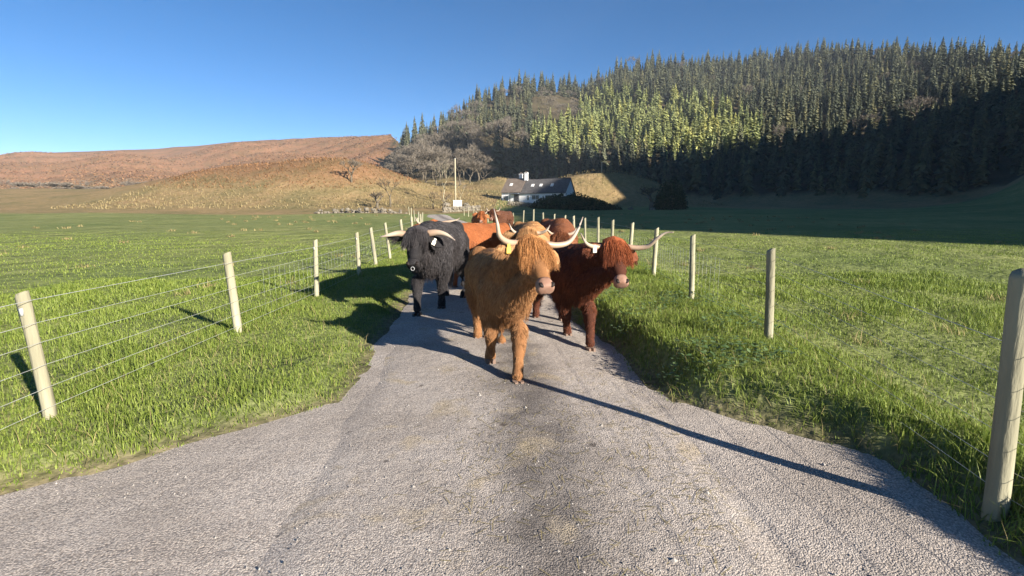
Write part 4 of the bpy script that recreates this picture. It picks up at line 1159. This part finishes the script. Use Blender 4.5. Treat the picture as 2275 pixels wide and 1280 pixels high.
    w_ = .125 * np.sqrt(np.clip(1 - (a_ * .55) ** 2, 0, 1))
    rt_ = P0n[None] + axn[None] * (HL * tt_)[:, None] + hsn[None] * (a_ * .115 * s)[:, None] + hnn[None] * ((w_ * .75 - .02 - .3 * np.clip(-tt_, 0, 1)) * s)[:, None] + np.array([0, 0, .03 * s]) * (1 - np.abs(a_))[:, None]
    dd = axn[None] * .8 + np.array([0, 0, -.55])[None] + hnn[None] * (.42 - .5 * tt_)[:, None] + hsn[None] * (a_ * .24)[:, None]
    dd /= np.linalg.norm(dd, axis=1)[:, None]
    strands('fringe', body, rt_, dd, r.uniform(.12, .235, m_) * s * fringe, mat_g, 8, rad * .9, .6, max(20, m_ // 40), r, sag=.30, wave=.06)
    # tail switch
    m_ = int(n_hair * .02) + 60; tt_ = r.integers(5, 11, m_); base = np.array([tuple(q[i]) for i in tt_]) + r.normal(0, .012, (m_, 3))
    dd = np.array([0, 0, -1.0])[None] + r.normal(0, .1, (m_, 3)); strands('switch', tail, base, dd / np.linalg.norm(dd, axis=1)[:, None], r.uniform(.12, .3, m_) * s, mat_f, 5, rad, .4, 10, r)
    return body

GOLD = ((.22, .1, .04), (.16, .07, .027), (.44, .235, .105), (.17, .062, .016), (.54, .265, .1))
RED = ((.06, .02, .011), (.06, .018, .009), (.2, .065, .03), (.15, .036, .013), (.34, .105, .04))
BLACK = ((.02, .018, .019), (.018, .016, .017), (.085, .077, .078))
ORANGE = ((.24, .075, .025), (.21, .06, .018), (.38, .14, .05))
TAN = ((.3, .15, .06), (.26, .12, .042), (.45, .26, .12))
RUST = ((.15, .055, .025), (.12, .042, .018), (.26, .1, .045))
DARK = ((.09, .036, .02), (.075, .028, .014), (.17, .07, .036))

# golden cow in front
cow('golden shaggy cow leading the herd, head turned aside', (-.03, 4.72), 11, [(-.22, 4.92, .035), (.055, 4.33), (-.42, 5.95), (-.12, 5.7)],
    at(1180, 545, 4.42), at(1214, 640, 4.03),
    [[at(1152, 541, 4.40), at(1128, 538, 4.31), at(1110, 524, 4.22), at(1105, 497, 4.18), at(1097, 463, 4.2)],
     [at(1205, 541, 4.42), at(1236, 545, 4.46), at(1264, 538, 4.5), at(1283, 512, 4.52), at(1295, 482, 4.55)]],
    GOLD, 1.0, 46000, .016, tags=((0, 'tag_yellow'),), rad=.0014, slim=.9)
# red cow on the right
cow('dark red cow on the right edge of the road', (.83, 5.85), 13, [(.70, 6.12), (.885, 5.45), (.35, 7.15), (.72, 7.0)],
    at(1364, 546, 5.42), at(1382, 630, 5.06),
    [[at(1340, 549, 5.42), at(1318, 548, 5.36), at(1302, 540, 5.3), at(1290, 518, 5.26)],
     [at(1388, 548, 5.42), at(1416, 551, 5.4), at(1440, 547, 5.36), at(1460, 530, 5.3), at(1478, 518, 5.27), at(1497, 516, 5.24)]],
    RED, 1.0, 36000, .018, tags=((0, 'tag_pale'),), rad=.0018)
# black bull on the left
cow('black bull with pale horns and a nose ring on the left', (-1.3, 7.5), -6, [(-1.42, 7.3), (-1.13, 7.85), (-1.2, 8.95), (-.86, 8.75, .05)],
    at(928, 519, 7.0), at(917, 590, 6.66),
    [[at(902, 521, 6.98), at(884, 519, 6.95), at(866, 522, 6.9), at(845, 527, 6.85)],
     [at(950, 519, 7.0), at(972, 517, 6.98), at(992, 522, 6.95), at(1011, 534, 6.92)]],
    BLACK, 1.2, 26000, .021, nose='nose_dark', hoofmat='hoof_dark', tags=((1, 'tag_pale'),), ring_=True, name='highland_bull', fringe=.8, horn_r=.042, coat_len=.28, clump=.25, rad=.002)
# behind
cow('bright orange cow half hidden between the black bull and the golden cow', (-1.0, 10.0), -32, [(-1.15, 9.8), (-.85, 10.2), (-.5, 11.2), (-.2, 11.0)],
    at(962, 500, 9.6), at(950, 545, 9.2),
    [[at(950, 498, 9.6), at(936, 499, 9.6), at(927, 492, 9.6), at(922, 482, 9.6)], [at(975, 497, 9.6), at(995, 493, 9.6), at(1012, 490, 9.6), at(1022, 484, 9.6)]],
    ORANGE, 1.1, 12000, .03, rad=.0028)
cow('pale tan cow directly behind the golden head', (.38, 8.6), 4, [(.26, 8.5), (.5, 8.7), (.2, 9.9), (.5, 9.75)],
    at(1172, 517, 8.1), at(1172, 562, 7.8),
    [[at(1160, 516, 8.1), at(1147, 518, 8.1), at(1137, 510, 8.05), at(1131, 496, 8.05)], [at(1184, 516, 8.1), at(1200, 518, 8.1), at(1214, 512, 8.05), at(1222, 500, 8.05)]],
    TAN, 1.17, 10000, .03, rad=.0026)
cow('rusty brown cow glimpsed between the golden and the red cow', (.98, 9.4), 6, [(.86, 9.3), (1.11, 9.5), (.78, 10.7), (1.06, 10.6)],
    at(1246, 524, 8.9), at(1248, 562, 8.6),
    [[at(1236, 522, 8.9), at(1226, 520, 8.9), at(1219, 514, 8.9), at(1214, 506, 8.9)], [at(1256, 522, 8.9), at(1268, 520, 8.9), at(1277, 514, 8.9), at(1280, 506, 8.9)]],
    RUST, 1.06, 8000, .03, rad=.0026)
cow('small far rust-coloured cow seen over the orange cow', (-1.35, 21.0), 5, [(-1.5, 20.9), (-1.2, 21.1), (-1.5, 22.3), (-1.2, 22.2)],
    at(1070, 474, 20.4), at(1068, 494, 20.0),
    [[at(1066, 474, 20.4), at(1060, 474, 20.4), at(1056, 468, 20.4)], [at(1074, 474, 20.4), at(1080, 473, 20.4), at(1083, 467, 20.4)]],
    ORANGE, 1.05, 4000, .04, rad=.004)
cow('small far dark brown cow beside the far rust-coloured cow', (-.62, 23.0), -16, [(-.75, 22.9), (-.5, 23.1), (-.5, 24.3), (-.2, 24.2)],
    at(1096, 469, 22.4), at(1090, 488, 22.0),
    [[at(1091, 469, 22.4), at(1084, 468, 22.4), at(1080, 461, 22.4)], [at(1101, 469, 22.4), at(1108, 468, 22.4), at(1112, 460, 22.4)]],
    DARK, 1.1, 4000, .04, rad=.004)

# ------------------------------------------------------------------ the air
z_lo, z_hi = float(GZ.min()) - 1.0, max(float(GZ.max()), float((tzv + hgt * 1.2).max())) + 1.0
b = MB(); b.box((0, (gy[0] + gy[-1]) / 2, (z_lo + z_hi) / 2), (gx[-1] - gx[0] + 4, gy[-1] - gy[0] + 4, z_hi - z_lo))
hm, hnt, hb = new_mat('air')
hnt.nodes.remove(hb)
pv = hnt.nodes.new('ShaderNodeVolumePrincipled')
pv.inputs['Color'].default_value = (0.82, 0.9, 1.0, 1)
pv.inputs['Density'].default_value = HAZE
pv.inputs['Anisotropy'].default_value = 0.0
hnt.links.new(pv.outputs[0], hnt.nodes['Material Output'].inputs['Volume'])
tag(b.build('haze', hm, None, False), 'thin blue air over the valley', 'haze', kind='stuff')
